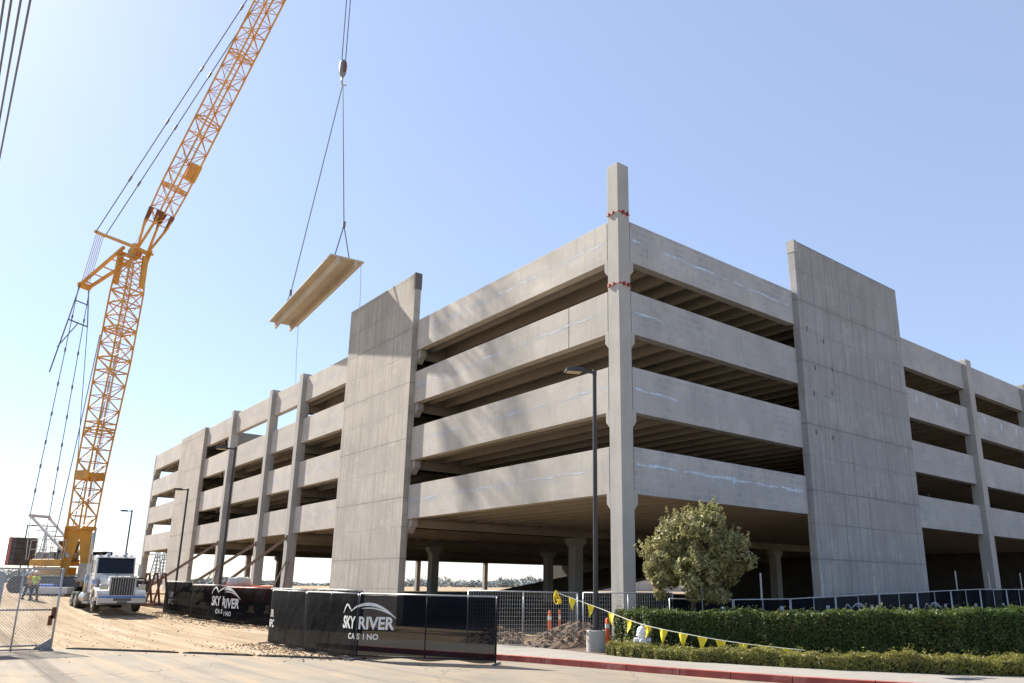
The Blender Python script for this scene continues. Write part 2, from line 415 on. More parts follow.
# corner column with corbels
c = MB().box(0,.65,0,.65,-.3,19.57)
for b in GB:
    c.prism([(.65,b+.12),(.85,b+.02),(.85,b-.38),(.65,b-.62)], 'y', .001,.62)
    c.prism([(.65,b+.12),(.85,b+.02),(.85,b-.38),(.65,b-.62)], 'x', .001,.62)
cc = c.build('corner_column', M['conc'], gar, bevel=.015); cc['label'] = 'tall corner column standing above the parapet with red straps'
for z in (17.28, 14.08):
    st = MB()
    st.box(-.015,.665,-.015,.665,z-.022,z+.022)
    for (x,y) in ((-.05,.30),(-.05,.55),(.25,-.05),(.5,-.05)): st.box(x-.03,x+.03,y-.05,y+.05,z-.08,z+.07)
    st.build('strap', M['red'], cc)
# shear walls (left face, right face): tops fitted to image coordinates
w1 = MB().box(-.3,.1,16.62,25.4,-.2,19.9).build('shear_wall', M['wall_lit'], gar, bevel=.01); w1['label'] = 'tall shear wall of the left face crossed by a diagonal shadow'
MB().box(-.315,.13,16.605,16.76,18.9,19.915).build('end_cap', M['patch'], w1)
w2 = MB().box(-.3,.1,58.4,67.2,-.2,17.1).build('shear_wall', M['wall_lit'], gar, bevel=.01); w2['label'] = 'far shear wall of the left face, level with the parapet'
w3 = MB().box(12.5,23.25,-.3,.1,-.2,19.76).build('shear_wall', M['wall_shade'], gar, bevel=.01); w3['label'] = 'tall shear wall of the right face in shade'
MB().box(12.485,12.8,-.315,.12,19.1,19.775).build('end_cap', M['conc'], w3)
for (x,z) in ((13.1,15.0),(14.6,14.6),(13.3,11.6),(15.0,11.9),(13.2,9.6),(14.7,9.5),(15.2,13.2),(13.6,13.0)): MB().box(x-.06,x+.06,-.304,-.29,z-.13,z+.13).build('form_pocket', M['patch'], w3)
# edge columns hidden beside the walls, and the columns of the right face
if True:
    for b in GB:
        MB().prism([(16.3,b-.01),(16.75,b-.01),(16.75,b-.75),(16.45,b-.45),(16.3,b-.4)], 'x', .12,.5).build('bracket', M['conc'], gar)
for x in (32.65, 42.6, 52.6):
    MB().box(x-.38,x+.38,-.3,.4,-.2,17.2).build('column', M['conc'], gar, bevel=.015)
# spandrels
def film_strip(a, b, z, n, off, vert, parent, slope=-.05, dens=.6, th=.04):
    """broken run of pale film along a spandrel; vert('left'/'right')"""
    f = MB(); t = a; dt = .07; k1 = random.uniform(0,50); prev = None
    while t < b:
        base_ = math.sin(t*1.1+k1)*.5+math.sin(t*2.7+k1*2)*.45+math.sin(t*6.3+k1*3)*.35
        w = th*max(0, .35 + base_*.55 + dens - .6)*random.uniform(.5,1.35) + (0 if base_ < .2-dens else .006)
        zz = z + slope*(t-a)/(b-a) + .025*math.sin(t*3.1+k1)
        if w > .012:
            up_ = zz + w*random.uniform(.5,1.2); dn_ = zz - w*random.uniform(.5,1.2)
            cur = len(f.v)
            f.v += [(-off,t,dn_),(-off,t,up_)] if vert == 'left' else [(t,-off,dn_),(t,-off,up_)]
            if prev is not None: f.f.append((prev,prev+1,cur+1,cur)); f.mi.append(0)
            prev = cur
        else: prev = None
        t += dt
    return f.build('film_residue', M['film_l' if vert == 'left' else 'film'], parent, fix=False)
segL = [(.68,16.22),(25.42,33.15),(33.85,39.55),(40.25,49.45),(50.15,58.38),(67.22,79.88)]
for k in range(4):
    for si, (a, b) in enumerate(segL):
        m = MB()
        b2 = 16.6 if si == 0 else b
        if si == 0 and k == 2:
            m.box(.0,.2,a,3.1,GB[k],GT[k]); m.box(.0,.2,3.14,b2,GB[k],GT[k])
        else: m.box(.0,.2,a,b2,GB[k],GT[k])
        m.box(.2,.42,a+.05,b-.05,GB[k],GB[k]+.22)
        s = m.build('spandrel', M['span_lit'], gar, bevel=.012)
        if si == 0: film_strip(.9,16.6,GB[k]+[1.0,1.05,1.0,.95][k],0,.004,'left',s,.0,.62,.05)
segR = [(.68,12.48),(23.27,32.25),(33.05,42.2),(43.0,52.2),(53.0,62)]
for k in range(4):
    for si, (a, b) in enumerate(segR):
        s = MB().box(a,b,.0,.2,GB[k],GT[k]).box(a+.05,b-.05,.2,.42,GB[k],GB[k]+.22).build('spandrel', M['span_shade'], gar, bevel=.012)
        if si == 0: film_strip(.8,[12.2,3.6,3.4,12.2][k],GB[k]+[1.18,1.0,1.0,1.05][k],0,.004,'right',s,-.12,[1.0,.75,.75,.72][k],[.075,.06,.055,.06][k])
        if si in (1,2) and k == 2:
            f = MB()
            for q in (.2,.5,.8): f.box(a+(b-a)*q-.08,a+(b-a)*q+.08,-.005,.001,GT[k]-.75,GT[k]-.3)
            f.build('film_residue', M['film'], s)
# far end face and rear faces
for k in range(4):
    for a, b in ((.7,12.0),(12.6,24.3),(24.9,36.6),(37.2,48.6),(49.2,60)):
        MB().box(a,b,80.3,80.5,GB[k],GT[k]).build('spandrel', M['span_lit'], gar)
for x in (12.3,24.6,36.9,48.9): MB().box(x-.3,x+.3,79.9,80.5,.6,17).build('column', M['conc'], gar)
MB().box(61,61.3,0,31,-.2,17).box(61,61.3,31,48,-.2,17).box(61,61.3,48,80,3.0,17).build('rear_wall', M['block'], gar)  # wall colour darkened to stand in for interior shade
# decks of double tees
def deck(x0, x1, y0, y1, zt, nm='double_tee_deck'):
    m = MB(); x = x0
    while x < x1-.5:
        w = min(2.44, x1-x)
        m.box(x+.008,x+w-.008,y0,y1,zt-.1,zt)
        for q in (.61,1.83):
            if q < w-.1:
                xx = x+q; m.prism([(xx-.1,zt-.1),(xx+.1,zt-.1),(xx+.065,zt-.72),(xx-.065,zt-.72)], 'y', y0,y1)
        x += 2.44
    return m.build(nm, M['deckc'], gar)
rows = [(.22,16.88),(17.5,34.7),(35.3,52.7),(53.3,69.7),(70.3,80.28)]
for k in range(4):
    zt = GB[k]+.80
    for ri, (a, b) in enumerate(rows):
        if k == 3 and ri in (2,): 
            deck(14.6,60,a,b,zt); continue
        deck(.45,60,a,b,zt)
    for y in (17.2,35,53,70):
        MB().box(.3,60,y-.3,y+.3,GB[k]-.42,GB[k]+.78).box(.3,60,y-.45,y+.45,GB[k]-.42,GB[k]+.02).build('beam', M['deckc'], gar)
for y in (17.2,35,53,70):
    for x in (12.7,24.9,34.5,49.3):
        if (y > 40 and x > 20) or (y > 30 and x > 30) or x > 45: continue
        c = MB().box(x-.33,x+.33,y-.33,y+.33,-.2,15.9)
        for b in GB: c.prism([(x-.62,b-.44),(x+.62,b-.44),(x+.62,b-.7),(x+.33,b-1.0),(x-.33,b-1.0),(x-.62,b-.7)], 'y', y-.34,y+.34)
        c.build('interior_column', M['conc'], gar)
for k in range(4):
    z0 = GB[k]+.8; z1 = GB[k+1]-.45 if k < 3 else 15.2
    MB().box(6.0,60,34.9,35.1,z0 if k else 5.2,z1).box(30.9,31.1,2.6,34.8,z0,z1).build('added_light_baffle', M['block'], gar)  # added walls that cut daylight so the upper openings go dark
# inclined ramp slab and its wall deep inside
rp = MB(); rp.add([(28,38,1.0),(58,38,6.0),(58,52,6.0),(28,52,1.0),(28,38,.7),(58,38,5.6),(58,52,5.6),(28,52,.7)], [(0,1,2,3),(7,6,5,4),(0,4,5,1),(3,2,6,7),(1,5,6,2),(0,3,7,4)])
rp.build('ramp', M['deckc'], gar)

# ------------------------------------------------------------------ braces on the columns
for (yc, zt, dy, label) in ((33.35,5.2,2.0,'slanting timber brace against the column nearest the tall shear wall'),(39.75,5.0,2.6,'slanting timber brace against the middle projecting column'),(49.65,5.4,2.6,'slanting timber brace against the projecting column by the far shear wall')):
    b = MB().bar((-.36,yc,zt),(-5.4,yc+dy,terrain(yc)+.02),.13,.2); b.box(-.42,-.3,yc-.14,yc+.14,zt-.15,zt+.2)
    tag(b.build('brace', M['timber']), label, 'brace', 'braces against the columns of the left face')
for (yc,label) in ((33.0,'pair of thin crossed props at the foot of the column by the tall shear wall'),(49.0,'pair of thin crossed props at the foot of the column by the far shear wall')):
    b = MB().bar((-.3,yc-.4,3.6),(-1.5,yc-2.6,terrain(yc)),.07,.07).bar((-.3,yc+.1,3.6),(-2.0,yc-1.2,terrain(yc)),.07,.07)
    tag(b.build('prop', M['timber']), label, 'prop', 'props at the column feet')

# ------------------------------------------------------------------ crane
CB = Vector((-10.26, 48.81, 0)); CD = Vector((.48,-.877,0)).normalized(); CN = Vector((-CD.y, CD.x, 0))
GZ = 1.2
def cp(s, n, z): return CB + CD*s + CN*n + Vector((0,0,z))
cr = empty('lattice_crane', (0,0,0), 'tall yellow lattice boom crawler crane with a luffing jib', 'crane')
def lattice(mb, A, B, wa, wb, nseg, chord=.11, lace=.05, updir=None, hw=None):
    """square lattice boom from A to B; CN is the side direction"""
    A = Vector(A); B = Vector(B); d = (B-A); L = d.length; d.normalize()
    sd = CN; ud = d.cross(sd).normalized()
    def ring(t):
        p = A + d*(L*t); w = wa+(wb-wa)*t; return [p + sd*(w/2*a) + ud*(w/2*b) for a,b in ((-1,-1),(1,-1),(1,1),(-1,1))]
    rings = [ring(i/nseg) for i in range(nseg+1)]
    for k in range(4): mb.bar(rings[0][k], rings[-1][k], chord)
    for i in range(nseg):
        for k in range(4):
            k2 = (k+1) % 4
            a, b = (rings[i][k], rings[i+1][k2]) if (i+k) % 2 == 0 else (rings[i][k2], rings[i+1][k])
            mb.bar(a, b, lace)
            mid = (rings[i][k]+rings[i+1][k])/2; mid2 = (rings[i][k2]+rings[i+1][k2])/2
            mb.bar(rings[i][k], rings[i][k2], lace*(1.3 if i % 4 == 0 else .9))
            if k % 2 == 0 and wa > 1.6: mb.bar(*((rings[i][k2], rings[i+1][k]) if (i+k) % 2 == 0 else (rings[i][k], rings[i+1][k2])), lace*.9)
    for k in range(4): mb.bar(rings[-1][k], rings[-1][(k+1)%4], lace*1.5)
    return mb
FOOT = cp(-.2,0,5.9); KNEE = cp(-.1,0,29.0)
bm_ = lattice(MB(), cp(-1.0,0,6.0), cp(-.95,0,10.3), 1.3,1.45,4, .12,.07)
lattice(bm_, cp(-.95,0,10.3), cp(-.35,0,20.0), 1.45,1.75,9, .125,.07)
lattice(bm_, cp(-.35,0,20.0), cp(-.1,0,26.0), 1.75,1.75,5, .125,.07)
boom = lattice(bm_, cp(-.1,0,26.0), KNEE, 1.75,1.45,3, .13,.07)
for zz, sq, hw in ((10.3,-.95,.74),(14.0,-.72,.79),(22.5,-.25,.89)):
    p = cp(sq,0,zz)
    for a,b in ((-1,-1),(1,-1),(1,1),(-1,1)):
        for a2,b2 in ((-1,1),(1,1),(-1,-1)):
            pass
    for k in range(4):
        cs = [(-1,-1),(1,-1),(1,1),(-1,1)]; a = cs[k]; b = cs[(k+1)%4]
        for dz in (-.12,.12): boom.bar(p+CN*hw*a[0]+CD*hw*a[1]+Vector((0,0,dz)), p+CN*hw*b[0]+CD*hw*b[1]+Vector((0,0,dz)), .1)
boom = boom.build('boom', M['yellow'], cr)
pb = MB()
for n in (-.78,.78): pb.bar(cp(-1.7,n,10.3), cp(-.2,n,10.3), .05,.7)
pb.bar(cp(-1.73,-.75,10.3), cp(-1.73,.75,10.3), .05,.7, up=(0,0,1)); pb.build('splice_plate', M['yellow'], boom)
# solid A-shaped foot plates
ft = MB()
def plate(mb, pts, thick, dirv):
    n = len(pts); t = dirv*(thick/2)
    mb.add([p-t for p in pts]+[p+t for p in pts], [tuple(range(n)), tuple(range(2*n-1,n-1,-1))]+[(i,i+n,(i+1)%n+n,(i+1)%n) for i in range(n)])
FE = Vector((.96,-.28,0)); FN = Vector((.28,.96,0)); FO = cp(-1.0,0,0)
def fp(e, n, z): return FO + FE*e + FN*n + Vector((0,0,z))
for leg in (-1,1):
    plate(ft, [fp(leg*1.05,0,6.3), fp(0,0,6.3), fp(0,0,5.4), fp(leg*.42,0,2.9), fp(leg*.42,0,2.2), fp(leg*.85,0,2.2)], .16, FN)
    plate(ft, [fp(leg*1.02,-.4,6.2), fp(leg*1.02,.4,6.2), fp(leg*.84,.3,2.2), fp(leg*.84,-.3,2.2)], .06, FE)
ft.build('boom_foot', M['yellow'], boom)
# luffing jib
JT = cp(20.3,0,68.4); JF = cp(1.0,0,29.6)
jd = (JT-JF).normalized(); JL = (JT-JF).length
jb = lattice(MB(), JF+jd*2.6, JF+jd*6.0, 1.3,1.5,3,.1,.05)
lattice(jb, JF+jd*6.0, JF+jd*(JL-3), 1.5,1.5,27,.105,.055)
lattice(jb, JF+jd*(JL-3), JT, 1.5,.7,3,.1,.05)
for t in (6.0,12.5,19,25.5,32): 
    p = JF+jd*t; ud = jd.cross(CN).normalized(); cs = [(-1,-1),(1,-1),(1,1),(-1,1)]
    for k in range(4):
        a = cs[k]; b = cs[(k+1)%4]
        for dz in (-.15,.15): jb.bar(p+CN*.75*a[0]+ud*.75*a[1]+jd*dz, p+CN*.75*b[0]+ud*.75*b[1]+jd*dz, .08)
jib = jb.build('jib', M['yellow'], cr)
bx = MB().bar(JF+jd*7.2+CN*.9, JF+jd*8.8+CN*.9, .5,.9); bx.build('winch_box', M['yellow'], jib)
kf = MB()
ud = jd.cross(CN).normalized()
for side in (-1,1):
    kf.bar(JF+CN*side*.5, JF+jd*2.7+CN*side*.66+ud*.66, .16,.14); kf.bar(JF+CN*side*.5, JF+jd*2.7+CN*side*.66-ud*.66, .16,.14)
    plate(kf, [cp(.2,side*.8,28.8), cp(.8,side*.8,28.8), cp(1.2,side*.75,29.9), cp(.7,side*.75,30.0)], .12, CN)
plate(kf, [cp(-.95,-.25,29.3), cp(-.95,-.75,29.3), cp(-.95,-.8,26.6), cp(-.95,-.35,26.6)], .2, CD)
plate(kf, [cp(.75,.8,29.3), cp(.75,.3,29.3), cp(.75,.4,26.4), cp(.75,.85,26.4)], .2, CD)
kf.bar(cp(.9,-.8,29.6), cp(.9,.8,29.6), .28); kf.bar(cp(-.7,-.8,29.4), cp(-.7,.8,29.4), .25)
for q in (-.3,.3): kf.tube([cp(.1,q-.08,29.5), cp(.1,q+.08,29.5)], .42, 14)
kf.build('jib_knee', M['yellow'], cr)
gu = MB()
for sg in (-1,1):
    for h_ in (-1,1):
        plate(gu, [JF+jd*3.7+CN*.75*h_+ud*.75*sg, JF+jd*3.7+CN*.34*h_+ud*.75*sg, JF+jd*1.6+CN*.62*h_+ud*.45*sg], .06, ud)
        plate(gu, [JF+jd*3.7+ud*.75*h_+CN*.76*sg, JF+jd*3.7+ud*.36*h_+CN*.76*sg, JF+jd*2.2+ud*.62*h_+CN*.68*sg], .06, CN)
gu.build('gusset', M['rust'], jib)
# two struts at the knee
ST1 = cp(-4.7,0,32.2); ST2 = cp(-5.6,0,27.3)
s = MB()
for side in (-1,1): s.bar(cp(1.3,side*.75,29.5), ST1+CN*side*.35, .22)
for t in (.12,.3,.5,.7,.88): s.bar(cp(1.3,-.75,29.5).lerp(ST1-CN*.35,t), cp(1.3,.75,29.5).lerp(ST1+CN*.35,t), .09)
s.bar(ST1-CN*.55, ST1+CN*.55, .22); s.build('front_strut', M['yellow'], cr)
s = MB()
for side in (-1,1): s.bar(cp(-.3,side*.8,29.8), ST2+CN*side*.4, .22)
for t in (.1,.3,.5,.7,.9): s.bar(cp(-.3,-.8,29.8).lerp(ST2-CN*.4,t), cp(-.3,.8,29.8).lerp(ST2+CN*.4,t), .09)
s.bar(ST2-CN*.6, ST2+CN*.6, .22); s.tube([ST2-CN*.45, ST2+CN*.45], .28, 12); s.build('rear_strut', M['yellow'], cr)
# ropes and pendants
r_ = MB()
for k in range(5):
    n = -.35+.17*k; r_.tube([ST1+CN*n, ST2+CN*n], .035, 5)
r_.build('reeving', M['rope_l'], cr)
r_ = MB()
for side in (-1,1):
    a = ST1+CN*side*.45; b = JF+jd*(JL-1.0)+CN*side*.45+ud*(-.9)
    r_.tube([a,b], .045, 5)
    for t in (.13,.27,.4,.55,.68,.8,.93): r_.tube([a.lerp(b,t-.006), a.lerp(b,t+.006)], .1, 6)
r_.build('pendant', M['rope'], cr)
GA = cp(-6.1,0,7.2)
r_ = MB()
for side in (-1,1):
    a = GA+CN*side*.8; b = ST2+CN*side*.5
    pts = [a, a.lerp(b,.5)+CN*side*.25, b]
    r_.tube([a,b], .035, 5)
    for t in (.1,.2,.3,.42,.55,.7,.85): r_.tube([a.lerp(b,t-.008), a.lerp(b,t+.008)], .08, 6)
    c0 = cp(-3.0,side*.6,5.0); r_.tube([c0, cp(-2.0,side*.8,14.0), cp(-1.3,side*.9,22.0)], .035, 4)
# hanging spreader bars below the rear strut
h0 = ST2 - CN*.4; h1 = ST2 + CN*.4
q0 = ST2 + Vector((0,0,-3.4)) - CN*.9; q1 = ST2 + Vector((0,0,-3.5)) + CN*.9
r_.tube([h0,q0], .05, 5); r_.tube([h1,q1], .05, 5); r_.tube([q0,q1], .07, 5)
r_.tube([h0.lerp(q0,.45), h1.lerp(q1,.45)], .06, 5)
r_.tube([q0, q0+CD*-1.2+Vector((0,0,-4.6))], .055, 5); r_.tube([q0.lerp(q1,.5), q0+CD*-.8+Vector((0,0,-2.4))], .05, 5)
r_.tube([q1, cp(-3.6,.6,12), cp(-3.4,.5,5)], .03, 4)
r_.build('backstay', M['rope'], cr)
# light-coloured hoist ropes inside the boom
r_ = MB()
for k in range(4): r_.tube([cp(-.5,-.2+.13*k,8), cp(-.1,-.2+.13*k,29)], .022, 4)
r_.tube([cp(-.2,-.2,29.5), JF+jd*(JL-1)+ud*.2], .03, 4)
r_.build('hoist_line', M['rope_l'], cr)
# upper works
deckp = MB().bar(cp(-5.2,0,3.5), cp(-1.6,0,3.5), 1.6,.5); deckp.bar(cp(-4.9,0,2.85), cp(-1.6,0,2.85), 1.3,.6)
dk = deckp.build('machine_deck', M['yellow'], cr, bevel=.04)
mh = MB().bar(cp(-3.2,.3,4.5), cp(-1.8,.3,4.5), .8,1.4); mh.build('engine_housing', M['crane_grey'], cr, bevel=.05)
rl = MB()
for side in (-.92,.92):
    for s_ in np.arange(-5.2,-.9,.8): rl.bar(cp(s_,side,3.7), cp(s_,side,5.2), .045)
    rl.bar(cp(-5.2,side,5.2), cp(-1.2,side,5.2), .045); rl.bar(cp(-5.2,side,4.5), cp(-1.2,side,4.5), .045)
rl.build('handrail', M['crane_white'], cr)
dr = MB()
for s_ in (-4.6,-3.2,-1.9): dr.tube([cp(s_,-.55,3.9), cp(s_,.55,3.9)], .45, 16)
dr.build('winch_drum', M['steel_d'], cr)
cw = MB()
for k in range(5): cw.bar(cp(-7.9,-.1,3.5+k*.44), cp(-6.9,-.1,3.5+k*.44), 1.7,.43)
cwt = cw.build('counterweight', M['counter'], cr, bevel=.03)
MB().bar(cp(-7.6,-.965,3.3), cp(-7.6,-.965,5.5), .03,.3,up=tuple(CD)).build('marker_stripe', M['counter_red'], cwt)
gt = MB()
for side in (-1,1):
    gt.bar(cp(-1.0,side*.6,3.9), GA+CN*side*.75, .15,.17); gt.bar(cp(-5.8,side*.7,3.7), GA+CN*side*.75, .05)
for t in (.25,.5,.75): gt.bar(cp(-1.0,-.6,3.9).lerp(GA-CN*.75,t), cp(-1.0,.6,3.9).lerp(GA+CN*.75,t), .09)
gt.bar(GA-CN*.85, GA+CN*.85, .22); gt.build('gantry', M['crane_white'], cr)
cab = MB().bar(cp(-1.3,1.5,3.6), cp(.5,1.5,3.6), .95,1.6); cb = cab.build('cab', M['crane_grey'], cr, bevel=.08)
MB().bar(cp(.51,1.5,3.8), cp(.53,1.5,3.8), .75,1.0).build('cab_window', M['truckglass'], cb)
tk = MB()
tk.tube([cp(0,0,1.7), cp(0,0,2.4)], 1.4, 20); tk.bar(cp(-2.2,0,1.75), cp(2.2,0,1.75), 4.2,.6); tk.build('car_body', M['crane_grey'], cr)
for side in (-1,1):
    t = MB(); cx_ = side*2.6
    prof = [(-3.9,.55),(-3.6,.15),(-3.2,0),(3.2,0),(3.6,.15),(3.9,.55),(3.6,1.0),(3.2,1.15),(-3.2,1.15),(-3.6,1.0)]
    n_ = len(prof); vs = [cp(p[0],cx_-.5,p[1]+GZ-.02) for p in prof]+[cp(p[0],cx_+.5,p[1]+GZ-.02) for p in prof]
    t.add(vs, [tuple(range(n_)), tuple(range(2*n_-1,n_-1,-1))]+[(i,i+n_,(i+1)%n_+n_,(i+1)%n_) for i in range(n_)])
    for s_ in np.arange(-3.2,3.3,.3): t.bar(cp(s_,cx_-.53,GZ+1.16), cp(s_,cx_+.53,GZ+1.16), .14,.08)
    t.build('crawler_track', M['crane_grey'], cr)

# hook block and hoist ropes
HK = Vector((-.25,31.0,41.2))
hk = MB()
hk.tube([HK+Vector((0,0,.45)), HK+Vector((0,0,.75)), HK+Vector((0,0,1.5)), HK+Vector((0,0,1.9)), HK+Vector((0,0,2.0))], [.12,.26,.32,.24,.12], 14)
hkb = hk.build('hook_block', M['steel_d'], cr, smooth=True)
h2 = MB(); h2.tube([HK+Vector((0,0,.5)), HK, HK+Vector((.1,0,-.25)), HK+Vector((.32,0,-.2)), HK+Vector((.34,0,.02))], [.09,.09,.08,.07,.04], 8); h2.build('hook', M['steel'], hkb, smooth=True)
h3 = MB().box(HK.x-.1,HK.x+.1,HK.y-.44,HK.y-.30,HK.z+.8,HK.z+1.6); h3.build('cheek_plate', M['rust'], hkb)
r_ = MB()
for n in (-.28,.28): r_.tube([HK+CN*n*.8+Vector((0,0,1.8)), JT+CN*n], .04, 5)
r_.build('hoist_rope', M['rope'], cr)
# suspended double tee
TA = 1.4747; TC = Vector((-.75,31.8,22.95)); TL = 15.8; TW = 2.3
td = Vector((math.cos(TA), math.sin(TA), 0)); tn = Vector((-td.y, td.x, 0))
tee = MB().box(-TL/2,TL/2,-TW/2,TW/2,0,.1)
for q in (-.6,.6): tee.prism([(q-.11,0),(q+.11,0),(q+.07,-.5),(q-.07,-.5)], 'x', -TL/2,TL/2)
to = tee.build('double_tee', M['tee'], bevel=.01); to.location = TC; to.rotation_euler = (0,0,TA)
tag(to, 'pale precast double tee slab hanging in the air from the crane', 'concrete slab')
sl = empty('lifting_sling', (0,0,0), 'thin steel slings between crane hook and hanging slab', 'sling')
def wp(l, n, z=.1): return TC + td*l + tn*n + Vector((0,0,z))
for sg, hgt_, nm in ((-1,3.0,'near'),(1,2.3,'far')):
    nd = wp(sg*5.9*1.1, 0, hgt_)
    s = MB(); s.tube([HK+Vector((.1,0,-.2)), nd], .04, 5); s.tube([nd+Vector((0,0,-.15)), nd+Vector((0,0,.3))], .11, 6)
    s.build('main_sling', M['rope'], sl)
    s = MB()
    for n in (-.6,.6): s.tube([nd, wp(sg*6.7,n)], .04, 5); s.tube([wp(sg*6.7,n), wp(sg*6.7,n,.3)], .1, 6)
    s.build('bridle', M['rope'], sl)
for pth, lb in (([wp(-7.7,-1.0,0), wp(-7.7,-1.1,-1.6), wp(-7.6,-1.2,-3.4)],'right'),([wp(7.0,-1.0,0), wp(7.0,-1.1,-3), wp(6.8,-1.3,-6.5)],'left')):
    tag(MB().tube(pth, .022, 4).build('tag_line', M['rope_l']), 'thin pale rope dangling from the '+lb+' end of the hanging slab', 'rope')

# ------------------------------------------------------------------ lamp posts
def lamp(loc, H, rz, label, base=True, r=.085):
    t = empty('lamp_post', loc, label, 'lamp post', 'dark lamp posts', rz)
    z0 = .62 if base else 0
    p = MB().tube([(0,0,z0),(0,0,H)], [r,r*.8], 12); p.box(-.17,.17,-.17,.17,z0,z0+.03)
    for a in (-.12,.12):
        for b in (-.12,.12): p.box(a-.02,a+.02,b-.02,b+.02,z0+.03,z0+.08)
    p.build('pole', M['lampp'], t)
    if base:
        b = MB().tube([(0,0,-.1),(0,0,.60),(0,0,.62)], [.31,.31,.29], 28); bo = b.build('base', M['basec'], t)
    a = MB().box(-.5,.05,-.04,.04,H-.12,H-.04); a.box(-.06,.06,-.06,.06,H-.2,H+.02); a.build('arm', M['lampp'], t)
    h = MB().prism([(-1.05,H-.13),(-.45,H-.13),(-.38,H-.03),(-.5,H+.03),(-.98,H+.0),(-1.05,H-.06)], 'y', -.2,.2); hh = h.build('lamp_head', M['lampp'], t, bevel=.01)
    MB().box(-1.0,-.5,-.16,.16,H-.14,H-.125).build('lens', M['lens'], hh)
    return t
LAMPROT = math.atan2(.629,-.777)+math.pi    # arm points to the camera's left
lamp((-3.03,-1.79,.13), 9.25, LAMPROT+.25, 'dark lamp post in a round concrete base beside the hedges')
lamp((-6.95,24.9,0), 9.75, LAMPROT+.2, 'dark lamp post behind the far black fence, by the projecting columns', base=False)
lamp((-4.58,44.23,terrain(44)), 8.2, LAMPROT+.2, 'dark lamp post in front of the far shear wall', base=False)
lamp((-4.35,66.0,1.2), 7.9, LAMPROT+.2, 'distant lamp post alone against the sky right of the truck', base=False)
def w(px_, py_, D):      # world position of an image pixel, cast through the camera to a given depth
    fw = Vector((.629*math.cos(.2547), .777*math.cos(.2547), math.sin(.2547))); r0 = Vector((.777,-.629,0)); u0 = r0.cross(fw)
    rr = r0*math.cos(.0103)+u0*math.sin(.0103); uu = u0*math.cos(.0103)-r0*math.sin(.0103)
    d = fw + rr*((px_-547.89)/752.975) - uu*((py_-389.93)/752.975)
    k = D/(d.x*.629+d.y*.777); return Vector((-20.119,-20.3645,2.1)) + d*k
p = w(27,525,95); lamp((p.x,p.y,1.2), p.z-1.2, LAMPROT+math.pi+.3, 'thin distant lamp post behind the crane counterweight', base=False)

# ------------------------------------------------------------------ fences
def text_mesh(txt, size, bold=0.0, sx=1.0):
    cu = bpy.data.curves.new('t', 'FONT'); cu.body = txt; cu.size = size; cu.offset = bold; cu.align_x = 'CENTER'; cu.align_y = 'CENTER'; cu.resolution_u = 3
    ob = bpy.data.objects.new('t', cu); COL.objects.link(ob)
    dg = bpy.context.evaluated_depsgraph_get(); me = bpy.data.meshes.new_from_object(ob.evaluated_get(dg))
    vs = [(v.co.x*sx, v.co.y) for v in me.vertices]; fs = [tuple(p.vertices) for p in me.polygons]
    bpy.data.objects.remove(ob); bpy.data.curves.remove(cu); bpy.data.meshes.remove(me)
    return vs, fs
def logo(cx, cz, s, clip=None):
    """(mesh in wall plane coordinates) SKY RIVER / CASINO under a ridge line; s = word width"""
    V = []; F = []
    def put(vs, fs, ox, oz):
        n = len(V); V.extend([(cx+x*s+ox*s, cz+y*s+oz*s) for x,y in vs]); F.extend([tuple(i+n for i in f) for f in fs])
    vs, fs = text_mesh('SKY RIVER', .215, .006, .92); put(vs, fs, 0, 0)
    for i, ch in enumerate('CASINO'):
        vs, fs = text_mesh(ch, .10, .003); put(vs, fs, -.215+i*.085, -.165)
    def stroke(pts, ws):
        vs = []; fs = []
        for i, p in enumerate(pts):
            a = pts[max(i-1,0)]; b = pts[min(i+1,len(pts)-1)]; dx, dy = b[0]-a[0], b[1]-a[1]; L = math.hypot(dx,dy)
            vs += [(p[0]-dy/L*ws[i], p[1]+dx/L*ws[i]), (p[0]+dy/L*ws[i], p[1]-dx/L*ws[i])]
            if i: k = 2*i; fs.append((k-2,k-1,k+1,k))
        put(vs, fs, 0, 0)
    rid = [(-.46,.12),(-.40,.19),(-.34,.235),(-.29,.225),(-.24,.185),(-.19,.15)]
    stroke(rid, [.006,.012,.014,.014,.012,.005])
    n = 16; arc = []; ww = []
    for i in range(n+1):
        t = i/n; arc.append((-.22+.70*t, .145+.115*math.sin(math.pi*min(1,t*1.02))**.9 - .07*t*t)); ww.append(.004+.016*math.sin(math.pi*t))
    stroke(arc, ww)
    arc2 = [(-.02+.42*i/10, .19+.035*math.sin(math.pi*i/10)-.07*(i/10)) for i in range(11)]
    stroke(arc2, [.002+.007*math.sin(math.pi*i/10) for i in range(11)])
    return V, F
def path_points(pts):
    """returns f(u)->(x,y), total length, vertex positions u"""
    us = [0]
    for i in range(1,len(pts)): us.append(us[-1]+math.hypot(pts[i][0]-pts[i-1][0], pts[i][1]-pts[i-1][1]))
    def f(u, off=0):
        k = 0
        while k < len(pts)-2 and u > us[k+1]: k += 1
        t = (u-us[k])/(us[k+1]-us[k]); dx = pts[k+1][0]-pts[k][0]; dy = pts[k+1][1]-pts[k][1]; L = math.hypot(dx,dy)
        return (pts[k][0]+dx*t + off*dy/L, pts[k][1]+dy*t - off*dx/L)
    return f, us
def bow(u, z, ph):   # how the cloth bellies and creases
    return .03*math.sin(u*1.3+ph)*math.sin(z*1.7) + .006*math.sin(u*4.1+z*3+ph*2) + .003*math.sin(u*9-z*8+ph) + .012*math.sin(z*5+u*1.3+ph)
def cloth(u, z, L, top, ph):
    e = min(1, min(u,L-u)/.36)*min(1,max(0,top-z)/.25)
    return .03+e*(bow(u,z,ph)+.04)
